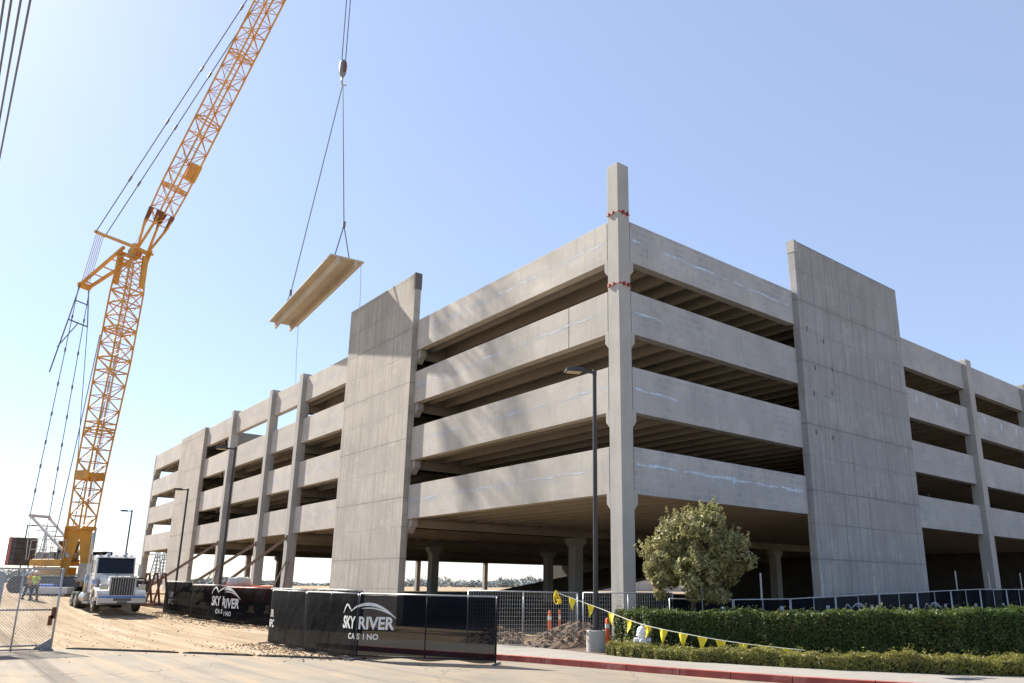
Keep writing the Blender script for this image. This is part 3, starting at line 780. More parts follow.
def fence_panel(a, b, zb, za, zt, label, group, mat='screen', wires=False, marks=None, mid=True, foot=True, front=1, feet=.9, rail_mid=False, screen_low=.06, ph=0, side=1):
    """a,b ground points; zb base, za/zt top heights at a and b.  front=+1: cloth and marks on the right-hand side of a->b"""
    t = empty('fence_panel', ((a[0]+b[0])/2,(a[1]+b[1])/2,zb), label, 'fence panel', group)
    ox, oy, oz = t.location
    L = math.hypot(b[0]-a[0], b[1]-a[1]); dx, dy = (b[0]-a[0])/L, (b[1]-a[1])/L; nx_, ny_ = dy*side, -dx*side
    def P(u, z, o=0): return (a[0]+dx*u+nx_*o-ox, a[1]+dy*u+ny_*o-oy, z-oz)
    top = lambda u: za+(zt-za)*u/L
    fr = MB(); g_ = .04
    fr.tube([P(g_,zb+.02), P(g_,top(0))], .024, 8); fr.tube([P(L-g_,zb+.02), P(L-g_,top(L))], .024, 8)
    fr.tube([P(g_,top(0)), P(L-g_,top(L))], .022, 8); fr.tube([P(g_,zb+.12), P(L-g_,zb+.12)], .02, 8)
    if mid: fr.tube([P(L/2,zb+.12), P(L/2,top(L/2))], .018, 8)
    if rail_mid: fr.tube([P(g_,zb+(za-zb)*.47), P(L-g_,zb+(zt-zb)*.47)], .02, 8)
    fr.build('frame', M['steel'], t, smooth=True)
    if foot:
        for u in (0, L):
            f = MB().tube([P(u,zb+.03,-.35), P(u,zb+.03,.35)], .025, 8); f.build('foot', M['steel_d'], t)
    if mat:
        nu = max(6,int(L/.12)); nz = 14; s = MB()
        for i in range(nu+1):
            for j in range(nz+1):
                u = L*i/nu; z = zb+screen_low+(top(u)-zb-screen_low-.03)*j/nz
                s.v.append(P(u, z + (.03*math.sin(u*4+ph) if j == 0 else 0) - (.015*abs(math.sin(u*5+ph)) if j == nz else 0), cloth(u,z,L,top(u),ph)))
        for i in range(nu):
            for j in range(nz): k = i*(nz+1)+j; s.f.append((k,k+nz+1,k+nz+2,k+1)); s.mi.append(0)
        so = s.build('privacy_mesh', M[mat], t, smooth=True, fix=False)
        if marks:
            for (V, F, mt, nm) in marks:
                m_ = MB(); m_.v = [P(u, z, side*.014+cloth(u,z,L,top(u),ph)) for u,z in V]; m_.f = [tuple(f) for f in F]; m_.mi = [0]*len(F)
                m_.build(nm, M[mt], so, fix=False)
    if wires:
        wr = MB(); q = wires
        u = g_
        while u < L-g_: wr.bar(P(u,zb+.12), P(u,top(u)), .006); u += q
        z = zb+.12
        while z < min(za,zt): wr.bar(P(g_,z), P(L-g_,z), .006); z += q*1.6
        wr.build('wire_mesh', M['steel'], t)
    return t
def clip_marks(V, F, u0, u1, shift):
    """keep the part of a flat mark with u0<u<u1 (cut straight), shifted"""
    bm = bmesh.new(); vs = [bm.verts.new((x,z,0)) for x,z in V]
    for f in F:
        try: bm.faces.new([vs[i] for i in f])
        except ValueError: pass
    for pl_, no in (((u0,0,0),(-1,0,0)), ((u1,0,0),(1,0,0))):
        bmesh.ops.bisect_plane(bm, geom=bm.verts[:]+bm.edges[:]+bm.faces[:], plane_co=pl_, plane_no=no, clear_outer=True)
    bmesh.ops.triangulate(bm, faces=bm.faces[:])
    bm.verts.index_update(); V2 = [(v.co.x-shift, v.co.y) for v in bm.verts]; F2 = [tuple(v.index for v in f.verts) for f in bm.faces]
    bm.free(); return V2, F2
# near fence: path -> lengths; logo wraps the bend
A0, A1, A2, A3 = (-9.95,8.06), (-10.12,4.45), (-10.03,.76), (-7.46,-2.6)
l1 = math.dist(A0,A1); l2 = math.dist(A1,A2); l3 = math.dist(A2,A3)
LV, LF = logo(l1+l2+.17, 1.0, 2.2)
# the side words, three short stacked lines turned upright
def side_marks(lines, cx, cz, size, rot=True):
    V = []; F = []
    for i, t_ in enumerate(lines):
        vs, fs = text_mesh(t_, size, .004)
        n = len(V); V += [(cx+x, cz+y-i*size*.95) for x,y in vs]; F += [tuple(k+n for k in f) for f in fs]
    return V, F
sv, sf = side_marks(['UR','RFC'], .45, 1.05, .36)
G1 = 'black screened panels of the near fence'
fence_panel(A0, A1, 0, 1.86, 1.84, 'black screened fence panel with white UR and RFC letters at its left end', G1, ph=.3, marks=[(sv,sf,'lettering','side_letters')], side=-1 if False else 1)
v1 = clip_marks(LV, LF, l1, l1+l2, l1)
fence_panel(A1, A2, 0, 1.84, 1.83, 'black screened fence panel left of the fence bend with the first half of the logo', G1, ph=1.3, marks=[(*v1,'lettering','logo')])
v2 = clip_marks(LV, LF, l1+l2, l1+l2+l3, l1+l2)
fence_panel(A2, A3, 0, 1.83, 1.80, 'see-through black fence panel right of the bend with the word RIVER', G1, mat='screen_thin', ph=2.1, marks=[(*v2,'lettering','logo')], wires=False)
BP = [(-8.5,30.04),(-7.95,26.5),(-7.28,22.6),(-6.25,18.6),(-5.3,15.0),(-4.7,11.4)]
BLs = ['far black fence panel nearest the white truck with faded letters', 'far black fence panel with faded white ridge logo', 'far black fence panel ending behind the near fence', 'far black fence panel mostly hidden behind the near fence', 'far black fence panel seen through the mesh of the near fence']
bl = [0]
for i in range(1,len(BP)): bl.append(bl[-1]+math.dist(BP[i-1],BP[i]))
BV, BF = logo(bl[2]+.05, 1.0, 3.1)
for i in range(5):
    zb = terrain((BP[i][1]+BP[i+1][1])/2)
    marks = []
    if i == 0:
        s1, s2 = side_marks(['UR','RFC'], 1.15, 1.1, .42); marks = [(s1,s2,'letter_dim','side_letters')]
    if i in (1,2):
        v = clip_marks(BV, BF, bl[i], bl[i+1], bl[i]); marks = [([(x,z+zb) for x,z in v[0]], v[1], 'lettering', 'logo')]
    fence_panel(BP[i], BP[i+1], zb-.05, zb+1.85, zb+1.83, BLs[i], 'black screened panels of the far fence', ph=i*1.7, marks=marks if i != 0 else [([(x,z+zb) for x,z in s1], s2, 'letter_dim','side_letters')])
# open wire fence panels behind the sidewalk
fence_panel((-5.25,2.35), (-1.95,.27), .0, 1.92, 1.88, 'bare wire fence panel in front of the dirt mounds', 'bare wire fence panels', mat=None, wires=.085)
fence_panel((-1.85,.2), (.95,-1.55), .0, 1.88, 1.9, 'bare wire fence panel passing before the corner column', 'bare wire fence panels', mat=None, wires=.085)
# long screened fence along the right face
DX = [(-.35,1.72),(3.1,1.68),(6.69,1.70),(9.97,1.80),(13.6,1.9),(17.2,1.98),(20.8,2.08),(24.3,2.16),(27.8,2.17),(31.4,2.18),(35,2.18)]
where = ['behind the tree trunk','just right of the tree trunk','behind the hedge, left of the big wall','before the left half of the big right wall','before the right half of the big right wall','by the right edge of the big right wall','left of the slim right face column','across the foot of the slim right column','right of the slim right face column','in the dark bay at the right picture edge']
for i in range(10):
    a, b = DX[i], DX[i+1]; marks = []
    rs = random.Random(i)
    tagw = .28; cx_ = b[0]-a[0]-.55
    marks.append(([(cx_-tagw/2,1.25),(cx_+tagw/2,1.25),(cx_+tagw/2,1.43),(cx_-tagw/2,1.43)], [(0,1,2,3)], 'letter_dim', 'small_sign'))
    if i in (3,5):
        V_, F_ = logo(1.7, .95, 2.2); V_, F_ = clip_marks(V_, F_, .1, b[0]-a[0]-.1, 0); marks.append((V_, F_, 'letter_dim', 'logo'))
    fence_panel((a[0],-2.5), (b[0],-2.5), 0, a[1], b[1], 'dark screened panel '+where[i], 'screened panels behind the tall hedge', mat='screen_thin', ph=i*.9, marks=marks, foot=False, side=-1)
for i, (x, z) in enumerate(((5.27,2.67),(9.55,2.75),(13.82,2.69),(22.3,3.08),(26.43,3.11),(30.97,3.13))):
    wh = ['left of the big right wall','by the left edge of the big right wall','against the middle of the big right wall','left of the right face column','just left of the right face column foot','near the right picture edge'][i]
    tag(MB().tube([(x,-2.2,0),(x,-2.2,z)], .035, 8).build('steel_post', M['steel']), 'thin steel post above the dark fence, '+wh, 'post', 'thin posts along the right fence')

# left open gate panel of chain link
gp = empty('gate_panel', (-17.55,8.4,0), 'grey chain link gate panel at the left picture edge', 'gate')
def Q(x, y, z): return (x+17.55, y-8.4, z)
g0 = (-24.0,8.9); g1 = (-16.53,8.62)
def gq(u, z): return Q(g0[0]+(g1[0]-g0[0])*u, g0[1]+(g1[1]-g0[1])*u, z)
fr = MB()
for z in (2.46,1.22,.16,.05): fr.tube([gq(0,z), gq(1,z)], .026, 8)
fr.tube([gq(1,.0), gq(1,2.5)], .032, 10)
for u in (.862,.62,.38,.14): fr.tube([gq(u,.0), gq(u,2.46)], .024, 8)
fr.build('frame', M['steel'], gp, smooth=True)
lk = MB(); Lg = 7.4
u = -2.4
while u < Lg:
    for sgn in (1,-1):
        pts = []
        a_u, a_z = (u, .16) if sgn > 0 else (u, 2.46)
        b_u, b_z = u+2.3, (2.46 if sgn > 0 else .16)
        t0 = max(0,(0-a_u)/2.3); t1 = min(1,(Lg-a_u)/2.3)
        if t1 > t0: lk.bar(gq((a_u+2.3*t0)/Lg, a_z+(b_z-a_z)*t0), gq((a_u+2.3*t1)/Lg, a_z+(b_z-a_z)*t1), .008)
    u += .085
lk.build('chain_link', M['steel'], gp)
sh = MB().box(*sorted((gq(.50,0)[0],gq(.80,0)[0])), gq(.8,0)[1]-.09, gq(.8,0)[1]-.065, 1.25,2.28); sh.build('panel_sheet', M['grey_sheet'], gp)
ft_ = MB(); e0 = gq(1,.02); ft_.add([e0,(e0[0]-.55,e0[1],e0[2]),(e0[0],e0[1],e0[2]+.38),(e0[0],e0[1]-.06,e0[2]),(e0[0]-.55,e0[1]-.06,e0[2]),(e0[0],e0[1]-.06,e0[2]+.38)], [(0,1,2),(5,4,3),(0,3,4,1),(1,4,5,2),(2,5,3,0)])
ft_.box(e0[0]-.3,e0[0]+.05,e0[1]-.25,e0[1]+.25,-.0,.06); ft_.build('corner_foot', M['steel_d'], gp)
ltc = MB().box(e0[0]-.14,e0[0]-.03,e0[1]-.07,e0[1]-.02,.95,1.3).box(e0[0]-.2,e0[0]-.08,e0[1]-.07,e0[1]-.02,.75,1.05); ltc.build('latch', M['rust'], gp)

# strips lying across the drive
for i, (a, b) in enumerate((((-16.06,8.99),(-13.55,5.6)), ((-13.45,5.45),(-12.0,3.45)), ((-11.92,3.33),(-10.2,.95)))):
    s = MB(); n = 10; pts = []
    for k in range(n+1):
        t = k/n; pts.append((a[0]+(b[0]-a[0])*t+random.uniform(-.015,.015), a[1]+(b[1]-a[1])*t, .02))
    s.tube(pts, [.02]+[.045]*(n-1)+[.02], 6)
    tag(s.build('ground_strip', M['rubber']), ['dark strip lying across the drive, leftmost length by the gate','dark strip lying across the drive, middle length','dark strip lying across the drive, length ending at the near black fence'][i], 'ground strip', 'dark strips across the drive')

# ------------------------------------------------------------------ truck
TP = (-11.2,28.0); TR = math.atan2(-.998,.03)      # heading: +x local is forward
tz = terrain(31)+.02
tr = empty('truck', (*TP,tz), 'white conventional truck tractor with chrome grille facing the camera', 'truck', rz=TR)
hood = MB()
sec = [(-.12,.60,1.0,1.84,.46),(-.6,.63,.98,1.92,.50),(-1.4,.70,.95,1.99,.56),(-2.3,.82,.95,2.08,.68)]
prev = None
for (x, wd, z0, z1, wt) in sec:
    ring = [(x,-wd,z0),(x,-wd,z1-.22),(x,-wt,z1),(x,wt,z1),(x,wd,z1-.22),(x,wd,z0)]
    n = len(hood.v); hood.v += ring
    if prev is not None:
        for k in range(6): hood.f.append((prev+k, prev+(k+1)%6, n+(k+1)%6, n+k)); hood.mi.append(0)
    else: hood.f.append(tuple(range(n,n+6))); hood.mi.append(0)
    prev = n
hood.f.append(tuple(range(prev+5,prev-1,-1))); hood.mi.append(0)
hood.build('hood', M['white'], tr, bevel=.03)
gr = MB().box(-.16,.0,-.66,.66,.84,.92).box(-.16,.0,-.66,.66,1.84,1.92).box(-.16,.0,-.66,-.58,.92,1.84).box(-.16,.0,.58,.66,.92,1.84)
for k in range(9): gr.box(-.1,-.01,-.5+k*.125-.012,-.5+k*.125+.012,.92,1.84)
gr_o = gr.build('grille', M['chrome'], tr, bevel=.008)
MB().box(-.14,-.08,-.575,.575,.92,1.84).build('grille_mesh', M['grille'], gr_o)
bp = MB().prism([(.28,.42),(.34,.5),(.34,.78),(.26,.86),(.1,.86),(.1,.42)], 'y', -1.2,1.2); bpo = bp.build('bumper', M['chrome'], tr, bevel=.02)
MB().box(.335,.35,-.25,.25,.46,.60).build('number_plate', M['patch'], bpo)
MB().box(.345,.36,-1.2,1.2,.80,.86).build('bumper_trim', M['blue'], bpo)
for sgn in (-1,1):
    fd = MB(); n_ = 9
    pr = []
    for k in range(n_):
        t = math.pi*k/(n_-1); pr.append((-1.0+.72*math.cos(t), .62+.72*math.sin(t)))
    inner = [(-1.0+.60*math.cos(math.pi*k/(n_-1)), .62+.60*math.sin(math.pi*k/(n_-1))) for k in range(n_)]
    y0, y1 = (sgn*.66, sgn*1.22)
    for k in range(n_-1):
        a, b, c_, d_ = pr[k], pr[k+1], inner[k+1], inner[k]
        fd.add([(a[0],y0,a[1]),(b[0],y0,b[1]),(c_[0],y0,c_[1]),(d_[0],y0,d_[1]),(a[0],y1,a[1]),(b[0],y1,b[1]),(c_[0],y1,c_[1]),(d_[0],y1,d_[1])], [(0,1,2,3),(4,5,6,7),(0,1,5,4),(2,3,7,6),(0,3,7,4),(1,2,6,5)])
    fd.prism([(-.45,.80),(.10,.80),(.12,1.0),(-.05,1.16),(-.45,1.28)], 'y', min(y0,y1), max(y0,y1))
    fd.build('fender', M['white'], tr, smooth=False, bevel=.02)
    hl_ = MB(); hl_.box(.12,.2,sgn*.95-.2,sgn*.95+.2,1.22,1.50); ho = hl_.build('headlight', M['chrome'], tr, bevel=.03)
    MB().tube([(.19,sgn*.95-.09,1.36),(.215,sgn*.95-.09,1.36)], .075, 12).tube([(.19,sgn*.95+.09,1.36),(.215,sgn*.95+.09,1.36)], .075, 12).build('lamp_lens', M['lens'], ho)
    ex = MB().tube([(-3.95,sgn*1.08,1.0),(-3.95,sgn*1.08,2.0)], .13, 12).tube([(-3.95,sgn*1.08,1.9),(-3.95,sgn*1.08,4.3),(-4.05,sgn*1.08,4.5)], .1, 12)
    if sgn < 0: ex.build('exhaust_stack', M['chrome'], tr, smooth=True)
    mr = MB().box(-2.45,-2.38,sgn*1.32-.1,sgn*1.32+.1,2.0,2.6).bar((-2.4,sgn*1.0,2.65),(-2.4,sgn*1.35,2.62),.03).bar((-2.4,sgn*1.0,1.95),(-2.4,sgn*1.35,1.98),.03); mr.build('mirror', M['chrome'], tr)
    ac = MB().tube([(-2.1,sgn*.98,1.2),(-2.1,sgn*.98,1.75)], .19, 12); ac.build('air_cleaner', M['chrome'], tr, smooth=True)
    MB().tube([(-4.9,sgn*.9,.75),(-3.4,sgn*.9,.75)], .33, 16).build('fuel_tank', M['chrome'], tr, smooth=False)
cab = MB()
cp_ = [(-2.25,1.15),(-2.25,2.05),(-2.42,3.02),(-2.6,3.12),(-4.0,3.12),(-4.05,1.0),(-2.3,1.0)]
cab.prism(cp_, 'y', -1.02,1.02); cabo = cab.build('cab', M['white'], tr, bevel=.05)
ws = MB(); ws.add([(-2.235,-.95,2.10),(-2.235,.95,2.10),(-2.385,.92,2.96),(-2.385,-.92,2.96)], [(0,1,2,3)]); wso = ws.build('windscreen', M['truckglass'], cabo, fix=False)
ws2 = MB().bar((-2.23,0,2.12),(-2.38,0,2.94),.04,.03,up=(0,1,0)); ws2.build('windscreen_post', M['black'], wso)
MB().box(-1.2,-.13,-.03,.03,1.90,2.02).build('hood_trim', M['chrome'], tr)
for sgn in (-1,1):
    MB().box(-3.9,-2.5,sgn*1.0-.18,sgn*1.0+.18,.42,.52).build('step', M['steel_d'], tr)
    MB().bar((-2.2,sgn*.45,2.14),(-2.36,sgn*.1,2.75),.025).build('wiper', M['black'], cabo)
MB().box(.30,.352,-.45,.45,.62,.76).build('bumper_light_bar', M['patch'], bpo)
vis = MB().prism([(-2.40,3.03),(-2.22,3.00),(-2.22,2.97),(-2.40,2.99)], 'y', -.98,.98); vis.build('visor', M['chrome'], cabo)
for sgn in (-1,1):
    sw_ = MB().box(-3.5,-2.65,sgn*1.025-.006,sgn*1.025+.006,2.15,2.85); sw_.build('side_window', M['truckglass'], cabo)
    MB().tube([(-3.1,sgn*.45,3.12),(-2.3,sgn*.45,3.2)], [.05,.09], 10).build('air_horn', M['chrome'], cabo)
ml = MB()
for y in (-.8,-.4,0,.4,.8): ml.box(-2.75,-2.62,y-.06,y+.06,3.09,3.16)
ml.build('marker_light', M['orange'], cabo)
fm = MB().box(-7.4,-.3,-.45,-.3,.75,1.0).box(-7.4,-.3,.3,.45,.75,1.0).box(-6.8,-5.4,-.45,.45,1.05,1.18); fm.build('chassis', M['black'], tr)
def wheel(parent, x, y, r=.52, wd=.28, nm='wheel'):
    tt = MB().tube([(x,y-wd/2,r),(x,y-wd/2+.03,r),(x,y+wd/2-.03,r),(x,y+wd/2,r)], [r*.93,r,r,r*.93], 22); wo = tt.build(nm, M['rubber'], parent, smooth=False)
    sg = 1 if y > 0 else -1
    MB().tube([(x,y+sg*wd/2,r),(x,y+sg*(wd/2+.02),r)], r*.55, 16).tube([(x,y+sg*wd/2,r),(x,y+sg*(wd/2+.08),r)], r*.2, 10).build('rim', M['chrome'], wo)
for sgn in (-1,1):
    wheel(tr, -1.0, sgn*1.03)
    for x in (-5.6,-6.9): wheel(tr, x, sgn*.95, .52, .55)
# trailer
th = Vector((math.cos(TR), math.sin(TR))); tpos = (TP[0]-th.x*6.2, TP[1]-th.y*6.2)
tl = empty('flatbed_trailer', (*tpos,terrain(37.5)+.05), 'dusty flatbed trailer coupled behind the white truck', 'trailer', rz=TR-.24)
d_ = MB().box(-11,.3,-1.25,1.25,1.22,1.42).box(-11,.3,-1.0,-.85,.95,1.22).box(-11,.3,.85,1.0,.95,1.22)
for x in np.arange(-10.5,0,1.1): d_.box(x-.05,x+.05,-1.2,1.2,1.1,1.22)
d_.build('deck', M['timber'], tl)
MB().box(.3,.34,-1.2,1.2,1.25,2.3).build('headboard', M['steel_d'], tl)
for x in (-8.4,-9.6):
    for sgn in (-1,1): wheel(tl, x, sgn*.95, .5, .55)
MB().box(-1.6,-1.3,-.9,-.7,.1,1.2).box(-1.6,-1.3,.7,.9,.1,1.2).build('landing_leg', M['steel_d'], tl)

# ------------------------------------------------------------------ workers
def skin_obj(name, verts, edges, radii, mat, parent, root=0, sub=1):
    me = bpy.data.meshes.new(name); me.from_pydata(verts, edges, []); me.materials.append(mat)
    o = bpy.data.objects.new(name, me); COL.objects.link(o); o.parent = parent
    sk = o.modifiers.new('skin', 'SKIN'); sk.use_smooth_shade = True
    if not me.skin_vertices: return o
    for i, v in enumerate(me.skin_vertices[0].data): v.radius = radii[i] if isinstance(radii[i], tuple) else (radii[i],radii[i]); v.use_root = (i == root)
    ss = o.modifiers.new('sub', 'SUBSURF'); ss.levels = sub; ss.render_levels = sub
    return o
def person(loc, rz, label, vest, stride=.22, lean=.08):
    t = empty('person', loc, label, 'person', 'workers by the crane', rz)
    # x forward, y left ; joints
    hip = (0,0,.95); ch = (lean*.8,0,1.32); nk = (lean,0,1.50); hd = (lean+.02,0,1.62); hd2 = (lean+.02,0,1.70)
    J = [hip,(lean*.4,0,1.12),ch,nk,hd,hd2]; Rr = [.14,(.13,.12),(.17,.12),.055,.085,.075]
    E = [(0,1),(1,2),(2,3),(3,4),(4,5)]
    for sgn in (-1,1):
        k = len(J); f = stride*sgn
        J += [(0,sgn*.10,.88),(f*.5+.05,sgn*.11,.50),(f-.02,sgn*.11,.09),(f+.14,sgn*.12,.04)]; Rr += [.09,.062,.045,.04]
        E += [(0,k),(k,k+1),(k+1,k+2),(k+2,k+3)]
        k = len(J)
        J += [(lean*.9,sgn*.20,1.42),(lean-.04-f*.3,sgn*.25,1.15),(lean+.12-f*.4,sgn*.24,.93),(lean+.16-f*.4,sgn*.235,.85)]; Rr += [.06,.045,.035,.04]
        E += [(2,k),(k,k+1),(k+1,k+2),(k+2,k+3)]
    skin_obj('body', J, E, Rr, M['skin'], t, 0, 1)
    skin_obj('trousers', [(0,0,.97)]+[q for sgn in (-1,1) for q in ((0,sgn*.10,.88),(stride*sgn*.5+.05,sgn*.11,.50),(stride*sgn-.02,sgn*.11,.10))], [(0,1),(1,2),(2,3),(0,4),(4,5),(5,6)], [.155,.11,.085,.075,.11,.085,.075], M['trouser'], t)
    vst = skin_obj('vest', [(0,0,.96),(lean*.4,0,1.12),(lean*.8,0,1.34),(lean,0,1.47)]+[q for sgn in (-1,1) for q in ((lean*.9,sgn*.20,1.42),(lean-.02-stride*sgn*.15,sgn*.24,1.26))], [(0,1),(1,2),(2,3),(2,4),(4,5),(2,6),(6,7)], [(.17,.16),(.155,.14),(.19,.15),.08,.08,.07,.08,.07], vest, t)
    MB().tube([(lean*.4,0,1.12),(lean*.4,0,1.17)], [.185,.187], 14, cap=False).build('reflective_band', M['refl'], vst)
    MB().tube([(lean+.03,0,1.70),(lean+.02,0,1.74),(lean+.02,0,1.80),(lean+.02,0,1.84),(lean+.02,0,1.85)], [.145,.118,.105,.06,.01], 14).build('hard_hat', M['hat'], t, smooth=True)
    for sgn in (-1,1): MB().box(stride*sgn-.10,stride*sgn+.18,sgn*.11-.05,sgn*.11+.05,0,.11).build('boot', M['boot'], t, bevel=.03)
p1 = w(27,590,50.5); p2 = w(34,590,50); 
person((p1.x,p1.y,terrain(p1.y)), R(-60), 'worker in an orange vest and white hard hat walking left of another', M['hivis_o'], .24, .16)
person((p2.x,p2.y,terrain(p2.y)), R(-120), 'worker in a lime yellow vest and white hard hat near the crane', M['lime'], -.22, .10)

# ------------------------------------------------------------------ odds and ends of the site
def afr(x, y, rz):
    z = terrain(y)
    t = empty('panel_rack', (x,y,z), 'rusty steel A-frame rack standing between the truck and the far fence', 'rack', rz=rz)
    for yy in (-.9,.0,.9):
        f = MB().bar((-.5,yy,0),(-.08,yy,2.0),.1).bar((.5,yy,0),(.08,yy,2.0),.1).bar((-.12,yy,1.98),(.12,yy,1.98),.12).bar((-.36,yy,.75),(.36,yy,.75),.07); f.build('a_frame', M['rust'], t)
    MB().bar((-.5,-1.2,.08),(-.5,1.2,.08),.14).bar((.5,-1.2,.08),(.5,1.2,.08),.14).bar((0,-1.2,.75),(0,1.2,.75),.07).build('base_rail', M['rust'], t)
pa = w(152,600,50); afr(pa.x, pa.y, LAMPROT+1.0)
pc = w(240,580,47)
cm = empty('compressor', (pc.x,pc.y,terrain(pc.y)), 'orange machine under a pale tarp behind the far black fence', 'site machine', rz=.4)
MB().box(-1.9,1.9,-.8,.8,.7,1.65).build('housing', M['orange'], cm, bevel=.08)
tp = MB(); tp.tube([(-.8,0,1.6),(-.6,.05,1.8),(-.1,-.05,1.88),(.4,.06,1.82),(.8,0,1.6)], [.2,.36,.30,.38,.15], 9); tp.build('tarp', M['tarp'], cm, smooth=True)
for x in (-1,1):
    MB().tube([(x,-.85,.36),(x,-.6,.36)], .36, 14).tube([(x,.6,.36),(x,.85,.36)], .36, 14).build('wheel', M['rubber'], cm)
MB().box(-1.8,1.8,-.6,.6,.5,.72).bar((1.9,0,.6),(3.0,0,.5),.1).build('chassis', M['black'], cm)
for i, (px_, py_, D, ww_, hh_, mt, lb) in enumerate(((42,586,56,2.0,.6,'blue','blue steel skid lying behind the two workers'),(47,592,55,3.2,.45,'tarp','long pale slab on the ground right of the two workers'))):
    q = w(px_, py_, D); z = terrain(q.y)
    t = MB().box(-ww_/2,ww_/2,-.4,.4,.12,.12+hh_); t.box(-ww_/2+.2,-ww_/2+.4,-.35,.35,0,.12); t.box(ww_/2-.4,ww_/2-.2,-.35,.35,0,.12)
    o = t.build('skid' if i == 0 else 'slab', M[mt], bevel=.02); o.location = (q.x,q.y,z); o.rotation_euler = (0,0,LAMPROT); tag(o, lb, 'skid' if i == 0 else 'slab')
# site boxes seen beneath the building
for i, (px_, D, ww_, lb) in enumerate(((590,136,9,'white container glimpsed under the garage beside the lamp pole'),(655,136,13,'long white container glimpsed under the garage right of the corner column'))):
    q = w(px_, 590, D); z = terrain(q.y)
    t = empty('site_container', (q.x,q.y,z), lb, 'container', 'white containers under the garage', LAMPROT)
    MB().box(-ww_/2,ww_/2,-1.2,1.2,.15,2.5).build('shell', M['white'], t, bevel=.03)
    d = MB()
    for k in range(int(ww_/.5)): d.box(-ww_/2+.25+k*.5,-ww_/2+.33+k*.5,-1.23,1.23,.2,2.4)
    d.build('rib', M['tarp'], t)

# dirt mounds: rough lumpy heaps
def mound(cx_, cy_, rx, ry, h, seed, label):
    rs = np.random.default_rng(seed); m = MB(); n = 46
    ph = rs.uniform(0,6,12)
    for j in range(n+1):
        for i in range(n+1):
            x = (i/n*2-1); y = (j/n*2-1); r = math.hypot(x,y)
            z = h*max(0,1-r**1.6)*(1+.22*math.sin(4*x+ph[0])+.18*math.sin(5*y+ph[1])) + (.05*math.sin(23*x+ph[2])*math.sin(19*y+ph[3])+rs.uniform(-.045,.045))*max(0,1.05-r)
            m.v.append((x*rx,y*ry,max(z,0)-(.05 if r > .98 else 0)))
    for j in range(n):
        for i in range(n): k = j*(n+1)+i; m.f.append((k,k+1,k+n+2,k+n+1)); m.mi.append(0)
    for q in range(150):
        a = rs.uniform(0,6.28); r = rs.uniform(0,.95)**.6; x = math.cos(a)*r*rx; y = math.sin(a)*r*ry; z = h*max(0,1-r**1.6); s_ = rs.uniform(.02,.08)
        vs = [(x+s_*rs.uniform(.5,1)*a_, y+s_*rs.uniform(.5,1)*b_, z+s_*rs.uniform(.3,1)*c_) for a_,b_,c_ in ((-1,-1,-1),(1,-1,-1),(1,1,-1),(-1,1,-1),(-1,-1,1),(1,-1,1),(1,1,1),(-1,1,1))]
        m.add(vs, [(0,3,2,1),(4,5,6,7),(0,1,5,4),(1,2,6,5),(2,3,7,6),(3,0,4,7)])
    o = m.build('dirt_mound', M['dirt'], fix=False); o.location = (cx_,cy_,.0); o.rotation_euler = (0,0,math.atan2(-.629,.777)); tag(o, label, 'dirt mound', 'dirt mounds behind the wire fence')
mm = NT('turned earth'); mm.col(mm.mix(mm.ramp(mm.noise(7,7,.75),.35,.65),(.10,.06,.035),(.29,.21,.14))); mm.b.inputs['Roughness'].default_value = .97; mm.bump(mm.noise(16,6,.75),.9,.08); M['dirt'] = mm.m
q = w(570,640,28.2); mound(q.x,q.y,2.3,1.1,.66,3,'larger brown dirt mound behind the wire fence near the lamp base')
q = w(497,640,28.6); mound(q.x,q.y,1.6,1.1,.62,5,'smaller brown dirt mound beside the end of the near black fence')
# orange delineators
for i, (px_, py_, D, h_, lb) in enumerate(((549,636,30.5,1.15,'orange delineator post between the two dirt mounds'),(559,634,31.2,1.15,'slim orange delineator post touching the larger dirt mound'),(607,640,26.3,1.05,'orange delineator post just behind the concrete lamp base'))):
    q = w(px_, py_, D); t = empty('delineator', (q.x,q.y,0), lb, 'delineator post', 'orange delineator posts')
    MB().tube([(0,0,.06),(0,0,h_),(0,0,h_+.03)], [.085 if i != 1 else .05,.06 if i != 1 else .05,.03], 12).build('post', M['orange'], t, smooth=True)
    MB().tube([(0,0,0),(0,0,.06)], .22, 8).build('base', M['rubber'], t)
    MB().tube([(0,0,h_*.72),(0,0,h_*.85)], [.079,.074] if i != 1 else [.053,.053], 12, cap=False).build('reflective_band', M['refl'], t)

st_ = MB(); rs = random.Random(11)
def stone(x, y, z, q):
    st_.add([(x+q*rs.uniform(.5,1)*a_, y+q*rs.uniform(.5,1)*b_, z+q*rs.uniform(.3,.9)*c_) for a_,b_,c_ in ((-1,-1,-.3),(1,-1,-.3),(1,1,-.3),(-1,1,-.3),(-1,-1,1),(1,-1,1),(1,1,1),(-1,1,1))], [(0,3,2,1),(4,5,6,7),(0,1,5,4),(1,2,6,5),(2,3,7,6),(3,0,4,7)])
for k in range(1100):
    i = rs.randrange(4); t = rs.random(); a = BP[i]; b = BP[i+1]; d = abs(rs.gauss(0,.9))
    x = a[0]+(b[0]-a[0])*t-d*.96; y = a[1]+(b[1]-a[1])*t-d*.2; stone(x, y, terrain(y), rs.uniform(.015,.055)*(1.2 if d < .5 else .7))
for k in range(500):
    t = rs.random(); d = abs(rs.gauss(0,.8)); x = -9.98-d; y = 8.2+(.9-8.2)*t; stone(x, y, 0, rs.uniform(.01,.035))
for k in range(350):
    x = rs.uniform(-17,-9); y = rs.uniform(4,30); stone(x, y, terrain(y), rs.uniform(.008,.03))
tag(st_.build('loose_stones', M['dirt'], fix=False), 'loose stones and clods strewn over the sandy drive', 'stones', kind='stuff')

